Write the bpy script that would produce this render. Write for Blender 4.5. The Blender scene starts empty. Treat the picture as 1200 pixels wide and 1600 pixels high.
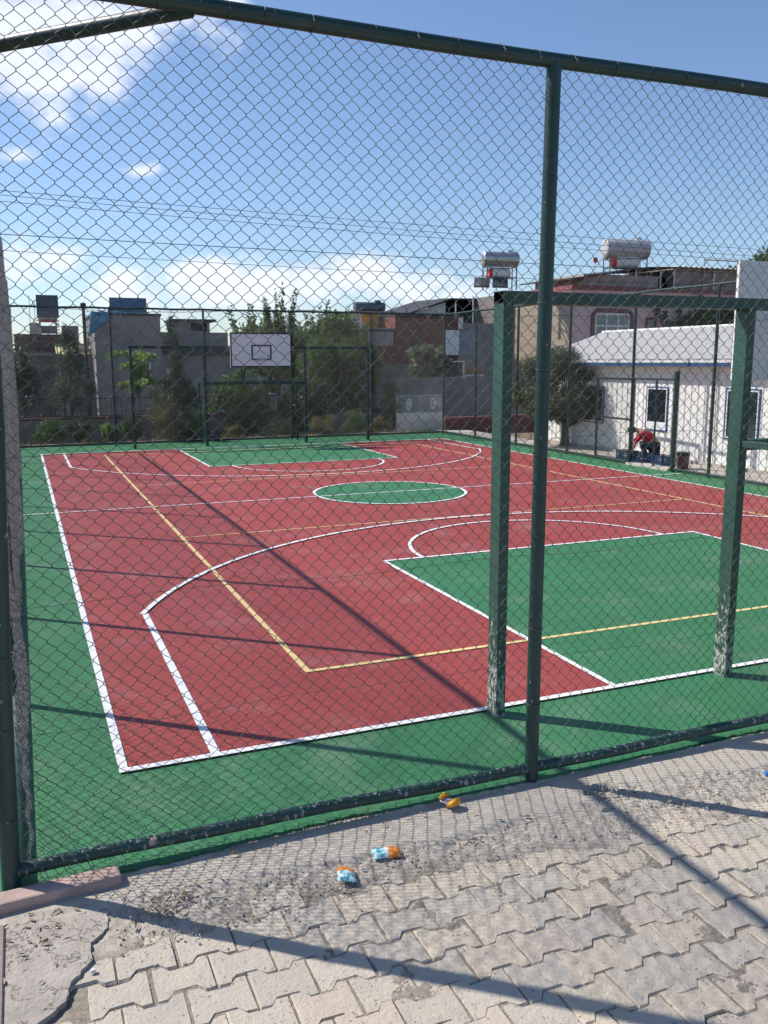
import bpy, bmesh, math, random
import numpy as np
from mathutils import Vector, Matrix
R = math.radians
random.seed(7)
RNG = np.random.default_rng(11)
sc = bpy.context.scene
COL = sc.collection

# ------------------------------------------------------------------ camera
cam_d = bpy.data.cameras.new("camera")
cam = bpy.data.objects.new("camera", cam_d)
COL.objects.link(cam)
cam_d.sensor_fit = 'VERTICAL'
cam_d.sensor_height = 32.0
cam_d.lens = 1370.33 / 1600 * 32.0
cam_d.clip_start = 0.05
cam_d.clip_end = 3000
_r = Vector((0.92461, -0.38091, -0.0026)); _u = Vector((0.06692, 0.15571, 0.98553)); _f = Vector((0.37499, 0.91141, -0.16946))
cam.matrix_world = Matrix(((_r.x, _u.x, -_f.x, -0.4356), (_r.y, _u.y, -_f.y, -5.2624), (_r.z, _u.z, -_f.z, 2.48), (0, 0, 0, 1)))
sc.camera = cam
sc.render.resolution_x = 768
sc.render.resolution_y = 1024

# ------------------------------------------------------------------ light
SUN = Vector((-0.767, 0.645, 1.0)).normalized()
SUN_EL = math.asin(SUN.z)
SUN_AZ = math.atan2(SUN.x, SUN.y)          # clockwise from +Y
sd = bpy.data.lights.new("sun", 'SUN')
sd.energy = 4.7
sd.angle = R(0.53)
sd.color = (1.0, 0.945, 0.865)
so = bpy.data.objects.new("sun", sd)
COL.objects.link(so)
so.rotation_euler = SUN.to_track_quat('Z', 'Y').to_euler()
so.location = (-20, 20, 30)

sc.view_settings.view_transform = 'Standard'
sc.view_settings.look = 'None'
sc.view_settings.gamma = 1.0
sc.view_settings.use_curve_mapping = False
sc.view_settings.exposure = 0.30

world = bpy.data.worlds.new("World")
sc.world = world
world.use_nodes = True
nt = world.node_tree
nt.nodes.clear()
N = nt.nodes.new
L = nt.links.new
out = N('ShaderNodeOutputWorld')
bg = N('ShaderNodeBackground')
bg.inputs[1].default_value = 0.112
sky = N('ShaderNodeTexSky')
sky.sky_type = 'NISHITA'
sky.sun_disc = False
sky.sun_elevation = SUN_EL
sky.sun_rotation = SUN_AZ
sky.altitude = 500
sky.air_density = 1.0
sky.dust_density = 0.6
sky.ozone_density = 2.2
tc = N('ShaderNodeTexCoord')
# clouds: blobs placed on the sky sphere, edges broken up by noise
BLOBS = [((0.005, 0.954, 0.299), 0.12, 1.0), ((0.039, 0.949, 0.313), 0.11, 1.0), ((0.037, 0.962, 0.271), 0.075, 1.0),
         ((0.078, 0.955, 0.285), 0.07, 0.9), ((0.12, 0.943, 0.31), 0.075, 0.95), ((0.156, 0.934, 0.32), 0.06, 0.8), ((0.198, 0.927, 0.322), 0.05, 0.5),
         ((0.134, 0.971, 0.199), 0.022, 0.75), ((0.024, 0.978, 0.208), 0.035, 0.45), ((0.216, 0.915, 0.342), 0.035, 0.7),
         ((0.058, 0.993, 0.100), 0.05, 0.8), ((0.005, 0.994, 0.100), 0.06, 0.8), ((0.12, 0.993, 0.072), 0.06, 0.95), ((0.2, 0.987, 0.078), 0.07, 1.0),
         ((0.26, 0.97, 0.085), 0.07, 1.0), ((0.31, 0.95, 0.092), 0.07, 1.0), ((0.36, 0.93, 0.094), 0.055, 1.0), ((0.406, 0.91, 0.074), 0.06, 0.9),
         ((0.45, 0.889, 0.066), 0.05, 0.8), ((0.49, 0.87, 0.06), 0.04, 0.6), ((-0.08, 0.99, 0.09), 0.08, 0.8), ((-0.12, 0.94, 0.30), 0.13, 0.9)]
squash = N('ShaderNodeVectorMath'); squash.operation = 'MULTIPLY'
L(tc.outputs['Generated'], squash.inputs[0]); squash.inputs[1].default_value = (1, 1, 1.7)
warp = N('ShaderNodeTexNoise'); warp.inputs['Scale'].default_value = 9; warp.inputs['Detail'].default_value = 6
L(squash.outputs[0], warp.inputs['Vector'])
wsub = N('ShaderNodeVectorMath'); wsub.operation = 'MULTIPLY_ADD'
wsub.inputs[1].default_value = (0.09, 0.09, 0.09); wsub.inputs[2].default_value = (-0.045, -0.045, -0.045)
L(warp.outputs['Color'], wsub.inputs[0])
wadd = N('ShaderNodeVectorMath'); wadd.operation = 'ADD'
L(squash.outputs[0], wadd.inputs[0]); L(wsub.outputs[0], wadd.inputs[1])
prev = None
for d, r, s in BLOBS:
    ds = N('ShaderNodeVectorMath'); ds.operation = 'DISTANCE'
    L(wadd.outputs[0], ds.inputs[0]); ds.inputs[1].default_value = (d[0], d[1], d[2] * 1.7)
    mr = N('ShaderNodeMapRange'); mr.inputs[1].default_value = r * 1.15; mr.inputs[2].default_value = r * 0.1
    mr.inputs[3].default_value = 0; mr.inputs[4].default_value = s
    L(ds.outputs['Value'], mr.inputs[0])
    if prev is None: prev = mr.outputs[0]
    else:
        mx = N('ShaderNodeMath'); mx.operation = 'MAXIMUM'
        L(prev, mx.inputs[0]); L(mr.outputs[0], mx.inputs[1]); prev = mx.outputs[0]
n2 = N('ShaderNodeTexNoise'); n2.inputs['Scale'].default_value = 16; n2.inputs['Detail'].default_value = 8; n2.inputs['Roughness'].default_value = 0.58
L(squash.outputs[0], n2.inputs['Vector'])
ma = N('ShaderNodeMath'); ma.operation = 'MULTIPLY_ADD'; ma.inputs[1].default_value = 1.5; ma.inputs[2].default_value = -0.75
L(n2.outputs['Fac'], ma.inputs[0])
ad = N('ShaderNodeMath'); ad.operation = 'ADD'
L(prev, ad.inputs[0]); L(ma.outputs[0], ad.inputs[1])
ramp = N('ShaderNodeMapRange'); ramp.interpolation_type = 'SMOOTHSTEP'
ramp.inputs[1].default_value = 0.20; ramp.inputs[2].default_value = 0.84; ramp.inputs[3].default_value = 0; ramp.inputs[4].default_value = 0.90
L(ad.outputs[0], ramp.inputs[0])
gate = N('ShaderNodeMath'); gate.operation = 'GREATER_THAN'; gate.inputs[1].default_value = 0.001; L(prev, gate.inputs[0])
fac = N('ShaderNodeMath'); fac.operation = 'MULTIPLY'; L(ramp.outputs[0], fac.inputs[0]); L(gate.outputs[0], fac.inputs[1])
cr = N('ShaderNodeMix'); cr.data_type = 'RGBA'
cr.inputs[6].default_value = (6.0, 6.5, 7.7, 1); cr.inputs[7].default_value = (8.3, 8.5, 9.1, 1)
L(n2.outputs['Fac'], cr.inputs[0])
mixc = N('ShaderNodeMix'); mixc.data_type = 'RGBA'
tint = N('ShaderNodeMix'); tint.data_type = 'RGBA'; tint.blend_type = 'MULTIPLY'; tint.inputs[0].default_value = 1.0
L(sky.outputs[0], tint.inputs[6]); tint.inputs[7].default_value = (0.93, 0.985, 1.08, 1)      # clear blue air
L(fac.outputs[0], mixc.inputs[0]); L(tint.outputs[2], mixc.inputs[6]); L(cr.outputs[2], mixc.inputs[7])
L(mixc.outputs[2], bg.inputs[0]); L(bg.outputs[0], out.inputs[0])

# ------------------------------------------------------------------ helpers
def tag(o, label=None, cat=None, group=None, kind=None):
    if label: o['label'] = label
    if cat: o['category'] = cat
    if group: o['group'] = group
    if kind: o['kind'] = kind
    return o

def empty(name, loc=(0, 0, 0), rz=0.0, label=None, cat=None, group=None):
    o = bpy.data.objects.new(name, None)
    COL.objects.link(o)
    o.location = loc; o.rotation_euler = (0, 0, rz); o.empty_display_size = 0.2
    tag(o, label, cat, group)
    return o

def dup(o, parent=None):
    c = o.copy(); COL.objects.link(c)
    if parent is not None: c.parent = parent
    for ch in list(o.children): dup(ch, c)
    return c

class MB:
    def __init__(s): s.V = []; s.F = []; s.M = []
    def add(s, vs, fs, m=0):
        b = len(s.V); s.V += [tuple(v) for v in vs]
        for f in fs: s.F.append(tuple(i + b for i in f)); s.M.append(m)
        return s
    def box(s, x0, x1, y0, y1, z0, z1, m=0):
        v = [(x, y, z) for z in (z0, z1) for x, y in ((x0, y0), (x1, y0), (x1, y1), (x0, y1))]
        return s.add(v, [(3, 2, 1, 0), (4, 5, 6, 7), (0, 1, 5, 4), (1, 2, 6, 5), (2, 3, 7, 6), (3, 0, 4, 7)], m)
    def bar(s, p, q, w, h, m=0, up=(0, 0, 1)):
        p, q, up = Vector(p), Vector(q), Vector(up); d = (q - p).normalized()
        if abs(d.dot(up)) > .98: up = Vector((0, 1, 0))
        a = d.cross(up).normalized() * w / 2; b = a.cross(d).normalized() * h / 2
        v = [e + i * a + j * b for e in (p, q) for i, j in ((-1, -1), (1, -1), (1, 1), (-1, 1))]
        return s.add(v, [(0, 1, 2, 3), (7, 6, 5, 4), (0, 4, 5, 1), (1, 5, 6, 2), (2, 6, 7, 3), (3, 7, 4, 0)], m)
    def tube(s, pts, r, n=10, caps=True, m=0, closed=False):
        pts = [Vector(p) for p in pts]; k = len(pts)
        rs = r if isinstance(r, (list, tuple)) else [r] * k
        t0 = (pts[1] - pts[0]).normalized()
        a = t0.orthogonal().normalized(); vs = []
        for i, p in enumerate(pts):
            if closed: t = pts[(i + 1) % k] - pts[i - 1]
            else: t = pts[min(i + 1, k - 1)] - pts[max(i - 1, 0)]
            t.normalize(); a = (a - t * a.dot(t)).normalized(); b = t.cross(a)
            for j in range(n):
                th = 2 * math.pi * j / n
                vs.append(p + rs[i] * (a * math.cos(th) + b * math.sin(th)))
        fs = []
        for i in range(k if closed else k - 1):
            i2 = (i + 1) % k
            for j in range(n):
                fs.append((i * n + j, i * n + (j + 1) % n, i2 * n + (j + 1) % n, i2 * n + j))
        if caps and not closed:
            fs.append(tuple(range(n - 1, -1, -1))); fs.append(tuple((k - 1) * n + j for j in range(n)))
        return s.add(vs, fs, m)
    def poly(s, pts, m=0): return s.add(pts, [tuple(range(len(pts)))], m)
    def prism(s, pts, z0, z1, m=0):
        n = len(pts); v = [(x, y, z0) for x, y in pts] + [(x, y, z1) for x, y in pts]
        f = [tuple(range(n - 1, -1, -1)), tuple(range(n, 2 * n))] + [(i, (i + 1) % n, n + (i + 1) % n, n + i) for i in range(n)]
        return s.add(v, f, m)
    def build(s, name, mats, parent=None, smooth=False, bevel=0.0, attr=None, angle=None):
        me = bpy.data.meshes.new(name)
        me.from_pydata(s.V, [], s.F)
        if not isinstance(mats, (list, tuple)): mats = [mats]
        for m in mats: me.materials.append(m)
        if len(mats) > 1: me.polygons.foreach_set('material_index', s.M)
        if smooth: me.polygons.foreach_set('use_smooth', [True] * len(s.F))
        me.update()
        if angle is not None and smooth: me.set_sharp_from_angle(angle=R(angle))
        o = bpy.data.objects.new(name, me); COL.objects.link(o)
        if parent is not None: o.parent = parent
        if bevel:
            b = o.modifiers.new('bevel', 'BEVEL'); b.width = bevel; b.segments = 2; b.limit_method = 'ANGLE'
        return o

def np_mesh(name, V, F, mat, parent=None, smooth=False):
    V = np.asarray(V, np.float32); F = np.asarray(F, np.int32); k = F.shape[1]
    me = bpy.data.meshes.new(name)
    me.vertices.add(len(V)); me.vertices.foreach_set('co', V.ravel())
    me.loops.add(F.size); me.loops.foreach_set('vertex_index', F.ravel())
    me.polygons.add(len(F)); me.polygons.foreach_set('loop_start', np.arange(0, F.size, k, dtype=np.int32))
    me.polygons.foreach_set('loop_total', np.full(len(F), k, np.int32))
    if smooth: me.polygons.foreach_set('use_smooth', np.ones(len(F), bool))
    me.materials.append(mat); me.update(calc_edges=True); me.validate()
    o = bpy.data.objects.new(name, me); COL.objects.link(o)
    if parent is not None: o.parent = parent
    return o

# ------------------------------------------------------------------ materials
class NT:
    def __init__(s, name):
        s.m = bpy.data.materials.new(name); s.m.use_nodes = True
        s.t = s.m.node_tree; s.b = s.t.nodes['Principled BSDF']; s.o = s.t.nodes['Material Output']
    def n(s, typ, **kw):
        x = s.t.nodes.new(typ)
        for k, v in kw.items(): setattr(x, k, v)
        return x
    def l(s, a, b): s.t.links.new(a, b)
    def coord(s, scale=(1, 1, 1), kind='Object'):
        t = s.n('ShaderNodeTexCoord'); mp = s.n('ShaderNodeMapping'); mp.inputs['Scale'].default_value = scale
        s.l(t.outputs[kind], mp.inputs[0]); return mp.outputs[0]
    def noise(s, vec, scale, detail=4, rough=.55):
        x = s.n('ShaderNodeTexNoise'); x.inputs['Scale'].default_value = scale; x.inputs['Detail'].default_value = detail
        x.inputs['Roughness'].default_value = rough; s.l(vec, x.inputs['Vector']); return x.outputs['Fac']
    def ramp(s, f, a, b, lo=0., hi=1.):
        x = s.n('ShaderNodeMapRange'); x.inputs[1].default_value = a; x.inputs[2].default_value = b
        x.inputs[3].default_value = lo; x.inputs[4].default_value = hi; s.l(f, x.inputs[0]); return x.outputs[0]
    def mix(s, f, a, b, blend='MIX'):
        x = s.n('ShaderNodeMix', data_type='RGBA', blend_type=blend)
        for i, v in ((0, f), (6, a), (7, b)):
            if isinstance(v, (tuple, list)): x.inputs[i].default_value = (*v[:3], 1)
            elif isinstance(v, (int, float)): x.inputs[i].default_value = v
            else: s.l(v, x.inputs[i])
        return x.outputs[2]
    def math(s, op, a, b):
        x = s.n('ShaderNodeMath', operation=op)
        for i, v in enumerate((a, b)):
            if isinstance(v, (int, float)): x.inputs[i].default_value = v
            else: s.l(v, x.inputs[i])
        return x.outputs[0]
    def bump(s, h, strength=.3, dist=.01, nrm=None):
        x = s.n('ShaderNodeBump'); x.inputs['Strength'].default_value = strength; x.inputs['Distance'].default_value = dist
        s.l(h, x.inputs['Height'])
        if nrm: s.l(nrm, x.inputs['Normal'])
        s.l(x.outputs[0], s.b.inputs['Normal']); return x.outputs[0]
    def set(s, col=None, rough=.7, spec=.5, metal=0.):
        if col is not None:
            if isinstance(col, (tuple, list)): s.b.inputs['Base Color'].default_value = (*col[:3], 1)
            else: s.l(col, s.b.inputs['Base Color'])
        s.b.inputs['Roughness'].default_value = rough; s.b.inputs['Specular IOR Level'].default_value = spec
        s.b.inputs['Metallic'].default_value = metal
        return s.m

def sh(c, k): return tuple(min(1, x * k) for x in c)

def plain(name, col, rough=.7, var=.15, scale=4., bump=.15, bscale=60., spec=.4, metal=0., dist=.004):
    t = NT(name); v = t.coord()
    f = t.noise(v, scale, 6, .6)
    c = t.mix(t.ramp(f, .3, .7), sh(col, 1 - var), sh(col, 1 + var))
    t.set(c, rough, spec, metal)
    if bump: t.bump(t.noise(v, bscale, 4), bump, dist)
    return t.m

def chipped(name, col, chip, amount=.64, rough=.42, low=None):
    """painted steel with chips; `low` = (height, extra) wears the paint near the foot"""
    t = NT(name); v = t.coord(); g = t.coord((1, 1, .45))
    base = t.mix(t.ramp(t.noise(v, 3, 5), .3, .7), sh(col, .8), sh(col, 1.2))
    f = t.noise(g, 42, 6, .65)
    if low:
        z = t.n('ShaderNodeSeparateXYZ'); tcn = t.n('ShaderNodeTexCoord'); t.l(tcn.outputs['Object'], z.inputs[0])
        f = t.math('ADD', f, t.math('MULTIPLY', t.ramp(z.outputs['Z'], low[0], 0.02), low[1]))
    k = t.ramp(f, amount, amount + .035)
    big = t.ramp(t.noise(v, 5, 3), .71, .73)
    c = t.mix(k, base, chip); c = t.mix(big, c, (.42, .30, .24))
    t.set(c, rough, .5); t.bump(t.math('SUBTRACT', t.noise(v, 70, 3), k), .35, .002)
    return t.m

def blockwork(name, c1, c2, mortar, scale=1., bw=.4, bh=.2, rough=.9, axis='XZ', msize=.012, stain=.25):
    t = NT(name); tcn = t.n('ShaderNodeTexCoord'); s = t.n('ShaderNodeSeparateXYZ'); t.l(tcn.outputs['Object'], s.inputs[0])
    cb = t.n('ShaderNodeCombineXYZ'); t.l(t.math('ADD', s.outputs['X'], s.outputs['Y']), cb.inputs[0]); t.l(s.outputs['Z'], cb.inputs[1])
    b = t.n('ShaderNodeTexBrick'); t.l(cb.outputs[0], b.inputs['Vector'])
    b.inputs['Color1'].default_value = (*c1, 1); b.inputs['Color2'].default_value = (*c2, 1); b.inputs['Mortar'].default_value = (*mortar, 1)
    b.inputs['Scale'].default_value = scale; b.inputs['Brick Width'].default_value = bw; b.inputs['Row Height'].default_value = bh
    b.inputs['Mortar Size'].default_value = msize
    v = tcn.outputs['Object']
    f = t.ramp(t.noise(v, 1.3, 6, .65), .3, .7, 1 - stain, 1 + stain * .6)
    hs = t.n('ShaderNodeHueSaturation'); t.l(b.outputs['Color'], hs.inputs['Color']); t.l(f, hs.inputs['Value'])
    t.set(hs.outputs[0], rough, .2)
    t.bump(t.math('SUBTRACT', t.noise(v, 30, 4), t.math('MULTIPLY', b.outputs['Fac'], 1.2)), .5, .02)
    return t.m

def court_paint(name, col, dust=.22):
    t = NT(name); v = t.coord()
    big = t.ramp(t.noise(v, .45, 5, .6), .3, .7)
    mid = t.ramp(t.noise(v, 6, 5, .6), .3, .7)
    c = t.mix(big, sh(col, .90), sh(col, 1.08)); c = t.mix(t.math('MULTIPLY', mid, .35), c, sh(col, .85))
    # roller laps in the paint
    w = t.coord((.0, 1.3, 0)); lap = t.ramp(t.noise(w, 1.6, 2), .42, .58)
    c = t.mix(t.math('MULTIPLY', lap, .18), c, sh(col, 1.18))
    du = t.ramp(t.noise(v, 1.1, 7, .7), .52, .75); c = t.mix(t.math('MULTIPLY', du, dust), c, (.45, .40, .36))
    sp = t.ramp(t.noise(v, 150, 2, .5), .72, .76); c = t.mix(t.math('MULTIPLY', sp, .35), c, (.5, .48, .45))
    # dried puddle rims and scuff streaks
    pf = t.noise(v, .75, 5, .55); rim = t.math('MULTIPLY', t.ramp(pf, .565, .585), t.ramp(pf, .625, .590))
    c = t.mix(t.math('MULTIPLY', rim, .30), c, sh(col, .62))
    dk = t.ramp(t.noise(v, .9, 3, .5), .60, .72); c = t.mix(t.math('MULTIPLY', dk, .30), c, sh(col, .70))
    sw = t.coord((7, .5, 1)); sf = t.ramp(t.noise(sw, 2.2, 6, .75), .66, .72); c = t.mix(t.math('MULTIPLY', sf, .22), c, sh(col, .55))
    t.set(c, .60, .36)
    st = t.coord((1, 3.2, 1))
    h = t.math('ADD', t.noise(v, 260, 3, .6), t.math('MULTIPLY', t.noise(st, 32, 3, .6), 1.1))
    t.bump(h, .55, .004)
    return t.m

def leafmat(name, c1, c2, trans=.35):
    t = NT(name); g = t.n('ShaderNodeNewGeometry'); v = t.coord()
    f = t.math('ADD', t.math('MULTIPLY', g.outputs['Random Per Island'], .6), t.math('MULTIPLY', t.noise(v, 1.2, 3), .55))
    c = t.mix(t.ramp(f, .25, .95), c1, c2)
    t.set(c, .5, .35)
    tr = t.n('ShaderNodeBsdfTranslucent'); t.l(t.mix(.5, c, sh(c2, 1.5)), tr.inputs[0])
    ms = t.n('ShaderNodeMixShader'); ms.inputs[0].default_value = trans
    t.l(t.b.outputs[0], ms.inputs[1]); t.l(tr.outputs[0], ms.inputs[2]); t.l(ms.outputs[0], t.o.inputs[0])
    return t.m

GREEN = court_paint('court_green', (.036, .172, .070))
RED = court_paint('court_red', (.312, .050, .044))
def line_paint(name, col):
    t = NT(name); v = t.coord()
    c = t.mix(t.ramp(t.noise(v, 5, 8, .7), .45, .75), col, sh(col, .80))
    c = t.mix(t.math('MULTIPLY', t.ramp(t.noise(v, 26, 7, .8), .60, .68), .45), c, sh(col, .55))
    t.set(c, .6, .3); t.bump(t.noise(v, 260, 3, .6), .45, .003); return t.m
WHITE_LINE = line_paint('line_white', (.79, .80, .81))
YELLOW_LINE = line_paint('line_yellow', (.74, .57, .27))
PIPE = chipped('pipe_green', (.012, .043, .041), (.30, .31, .30), .66)
PIPE_LOW = chipped('pipe_green_worn', (.016, .050, .044), (.26, .27, .27), .575, .5)
GOAL_PAINT = chipped('goal_green', (.019, .072, .052), (.36, .36, .33), .70, .45, (1.15, .25))
FAR_PAINT = chipped('far_post_green', (.008, .032, .026), (.12, .14, .13), .72)
def wire_mat():
    t = NT('pvc_wire'); v = t.coord()
    c = t.mix(t.ramp(t.noise(v, 14, 4), .45, .7), (.022, .05, .045), (.16, .17, .16))
    return t.set(c, .38, .7)
WIRE = wire_mat()
WIRE_OLD = plain('grey_old_wire', (.22, .225, .225), .45, .4, 20, 0, 0, .7)
TIE = plain('tie_wire_steel', (.10, .115, .11), .5, .2, 20, 0, 0, .6, .6)
BLACK = plain('hollow_shade_black', (.006, .006, .006), .9, 0, 4, 0)  # near-black colour paints the shade inside hollows and openings
BOARD = plain('board_white', (.78, .745, .765), .55, .05, 3, .08, 60)
BOARD_BACK = plain('board_grey_back', (.50, .48, .50), .6, .08, 2, .1, 40)
BOARD_LINE = plain('board_black_line', (.015, .013, .018), .6, .1, 9, 0)
STEEL = plain('galvanised', (.45, .46, .47), .38, .15, 6, .1, 40, .5, .7)
CHALK = plain('white_wall_paint', (.84, .83, .79), .6, .06, 1.5, .1, 50)
BLUE = plain('blue_trim', (.03, .085, .21), .5, .15, 4, .1, 50)
GLASS = NT('dark_glass').set((.018, .022, .028), .08, .8)
GLASS2 = plain('curtained_glass', (.16, .18, .20), .15, .35, 2.5, 0, 0, .7)
WINDOW_WHITE = plain('window_white', (.72, .73, .74), .5, .05, 3, 0)
GREYCON = plain('grey_render', (.27, .245, .24), .95, .22, .9, .5, 14, .15, 0, .02)
GREYBLOCK = blockwork('grey_blocks', (.25, .235, .235), (.22, .205, .205), (.27, .25, .245))
DARKBLOCK = blockwork('dark_blocks', (.19, .165, .16), (.155, .135, .13), (.22, .195, .19))
BRICK = blockwork('brown_bricks', (.20, .068, .052), (.145, .052, .044), (.13, .09, .08), 1, .24, .2)
BEIGE = blockwork('beige_courses', (.62, .50, .38), (.58, .465, .355), (.52, .42, .33), 1, 1.2, .2, .85, 'XZ', .006, .1)
PINK = plain('pink_render', (.68, .48, .485), .85, .08, .8, .3, 30, .2)
PINKTRIM = plain('red_trim', (.23, .085, .09), .8, .1, 2, .2, 30)
REDWALL = plain('dark_red_paint', (.13, .035, .038), .8, .25, 1.2, .3, 30)
CONCRETE = plain('pale_concrete', (.44, .395, .35), .9, .16, 2.2, .6, 60, .2, 0, .006)
DARKMETAL = plain('dark_sheet', (.045, .042, .045), .6, .3, 3, .2, 20)
WHITESHEET = plain('white_sheet', (.72, .72, .70), .5, .1, 3, .1, 20)
ORANGE = plain('orange_cloth', (.75, .33, .04), .7, .15, 5, .1, 30)
TERRA = plain('terracotta_kerb', (.42, .305, .27), .9, .2, 6, .6, 45, .2, 0, .008)
BARK = plain('bark', (.12, .09, .065), .95, .3, 8, .7, 30, .1, 0, .02)
PANELBLUE = plain('solar_panel_back', (.075, .095, .125), .45, .15, 3, .1, 20, .5)
REDENAMEL = plain('red_enamel', (.62, .05, .04), .45, .1, 5, 0)
STONE = plain('pebble', (.33, .295, .26), .9, .35, 9, .4, 80, .2)
LEAF_A = leafmat('leaf_green', (.030, .062, .018), (.11, .18, .05))
LEAF_B = leafmat('leaf_light', (.07, .13, .03), (.20, .30, .085), .45)
LEAF_C = leafmat('leaf_conifer', (.028, .05, .032), (.085, .12, .07), .25)
LEAF_D = leafmat('leaf_olive', (.05, .062, .034), (.15, .17, .10), .25)
LEAF_G = leafmat('leaf_mid', (.022, .048, .014), (.13, .20, .055), .4)
LEAF_E = leafmat('leaf_dry', (.09, .095, .03), (.22, .19, .075), .35)
LEAF_F = leafmat('leaf_dark', (.016, .034, .016), (.065, .11, .04), .25)

# ------------------------------------------------------------------ ground and paving
def ground_z(x, y):
    a = min(1, max(0, (y - 22.8) / 3.4)) 
    a = a * a * (3 - 2 * a)
    return -.09 - .75 * a

def build_ground():
    xs = sorted(set([-900, -300, -120, -60, -30] + [i * 2 - 20 for i in range(40)] + [80, 120, 300, 900]))
    ys = sorted(set([-900, -300, -100, -40, -20, -10] + [i for i in range(-4, 22, 2)] + [22 + i * .4 for i in range(14)] + [30, 34, 40, 60, 120, 300, 900]))
    V = [(x, y, ground_z(x, y)) for y in ys for x in xs]; w = len(xs)
    F = [(j * w + i, j * w + i + 1, (j + 1) * w + i + 1, (j + 1) * w + i) for j in range(len(ys) - 1) for i in range(w - 1)]
    t = NT('earth'); v = t.coord()
    c = t.mix(t.ramp(t.noise(v, .7, 8, .65), .3, .7), (.15, .11, .075), (.30, .235, .17))
    c = t.mix(t.math('MULTIPLY', t.ramp(t.noise(v, 2.7, 5), .5, .7), .6), c, (.10, .105, .045))
    t.set(c, .95, .15); t.bump(t.noise(v, 9, 8, .7), .8, .06)
    m = MB(); m.add(V, F); o = m.build('ground', t.m, smooth=True); tag(o, kind='structure')
build_ground()

X0, X1, Y0, Y1 = -.60, 13.1, -1.03, 22.2      # fence lines
def build_court():
    # painted slab, its near edge ragged where paint and concrete meet
    m = MB(); n = 1500; pts = []
    rr = random.Random(3); k1 = k2 = 0
    for i in range(n + 1):
        x = -.98 + (14.4) * i / n
        k1 = k1 * .8 + rr.gauss(0, .0035); k2 = k2 * .96 + rr.gauss(0, .002)
        y = -1.038 + .006 * math.sin(x * 2.1) - .052 / (1 + math.exp((x - .42) * 9)) + k1 + k2
        pts.append((x, y))
    pts += [(13.42, 22.45), (-.98, 22.45)]
    m.prism(pts, -.06, 0)
    tag(m.build('court_surface', GREEN), kind='structure')
    m = MB(); m.box(0, 12.1, 0, 20.2, .001, .004)
    tag(m.build('court_red_area', RED), kind='structure')
    m = MB()
    m.box(3.65, 8.54, 0, 4.66, .005, .008); m.box(3.65, 8.54, 15.58, 20.2, .005, .008)
    m.prism([(6.0 + 1.46 * math.cos(a * math.pi / 40), 10.08 + 1.46 * math.sin(a * math.pi / 40)) for a in range(80)], .005, .008)
    tag(m.build('court_green_areas', GREEN), kind='structure')
build_court()

def line_strip(m, pts, w, z, closed=False):
    P = [Vector((x, y)) for x, y in pts]; n = len(P); vs = []
    for i in range(n):
        if closed: t = P[(i + 1) % n] - P[i - 1]
        else: t = P[min(n - 1, i + 1)] - P[max(0, i - 1)]
        t.normalize(); nn = Vector((-t.y, t.x)) * w / 2
        vs += [(*(P[i] + nn), z), (*(P[i] - nn), z)]
    k = n if closed else n - 1
    m.add(vs, [(2 * i, 2 * i + 1, 2 * ((i + 1) % n) + 1, 2 * ((i + 1) % n)) for i in range(k)])
def arc(cx, cy, r, a0, a1, n=48): return [(cx + r * math.cos(R(a0 + (a1 - a0) * i / n)), cy + r * math.sin(R(a0 + (a1 - a0) * i / n))) for i in range(n + 1)]
def build_lines():
    m = MB(); w = .055; z = .0125
    line_strip(m, [(0, -w / 2), (0, 20.2 + w / 2)], w, z); line_strip(m, [(12.1, -w / 2), (12.1, 20.2 + w / 2)], w, z)
    for y in (0, 20.2): line_strip(m, [(-w / 2, y), (12.1 + w / 2, y)], w, z + .0015)
    line_strip(m, [(-.56, 10.08), (13.0, 10.08)], .045, z + .0015)
    for s, yb, ft in ((1, 0, 4.66), (-1, 20.2, 4.62)):
        for x in (3.65, 8.54): line_strip(m, [(x, yb), (x, yb + s * (ft + .025))], .05, z)
        line_strip(m, [(3.625, yb + s * ft), (8.565, yb + s * ft)], .05, z + .003)
        line_strip(m, [(6.08 + 1.9 * math.cos(R(a)), yb + s * (ft + 1.9 * math.sin(R(a)))) for a in range(0, 181, 4)], .05, z + .0045)
        c, r = (6.06, 1.11), 5.98
        a0 = math.degrees(math.asin((3.41 - c[1]) / r))
        xl, xr = .57, 12.1 - .57
        line_strip(m, [(xl, yb), (xl, yb + s * 3.43)], .06, z)
        line_strip(m, [(xr, yb), (xr, yb + s * 3.43)], .06, z)
        line_strip(m, [(c[0] + r * math.cos(R(180 - a0 - (180 - 2 * a0) * i / 70)), yb + s * (c[1] + r * math.sin(R(180 - a0 - (180 - 2 * a0) * i / 70)))) for i in range(71)], .055, z + .006)
    line_strip(m, arc(6.0, 10.08, 1.45, 0, 354.375, 63), .055, z + .0045, True)
    tag(m.build('white_court_lines', WHITE_LINE), kind='structure')
    m = MB(); z = .0100
    for x in (1.57, 10.56): line_strip(m, [(x, 1.215), (x, 19.315)], .05, z)
    for y in (1.24, 19.29): line_strip(m, [(1.545, y), (10.585, y)], .05, z + .0008)
    for y in (7.17, 12.9): line_strip(m, [(1.57, y), (10.56, y)], .035, z + .0008)
    tag(m.build('yellow_court_lines', YELLOW_LINE), kind='structure')
build_lines()

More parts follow.
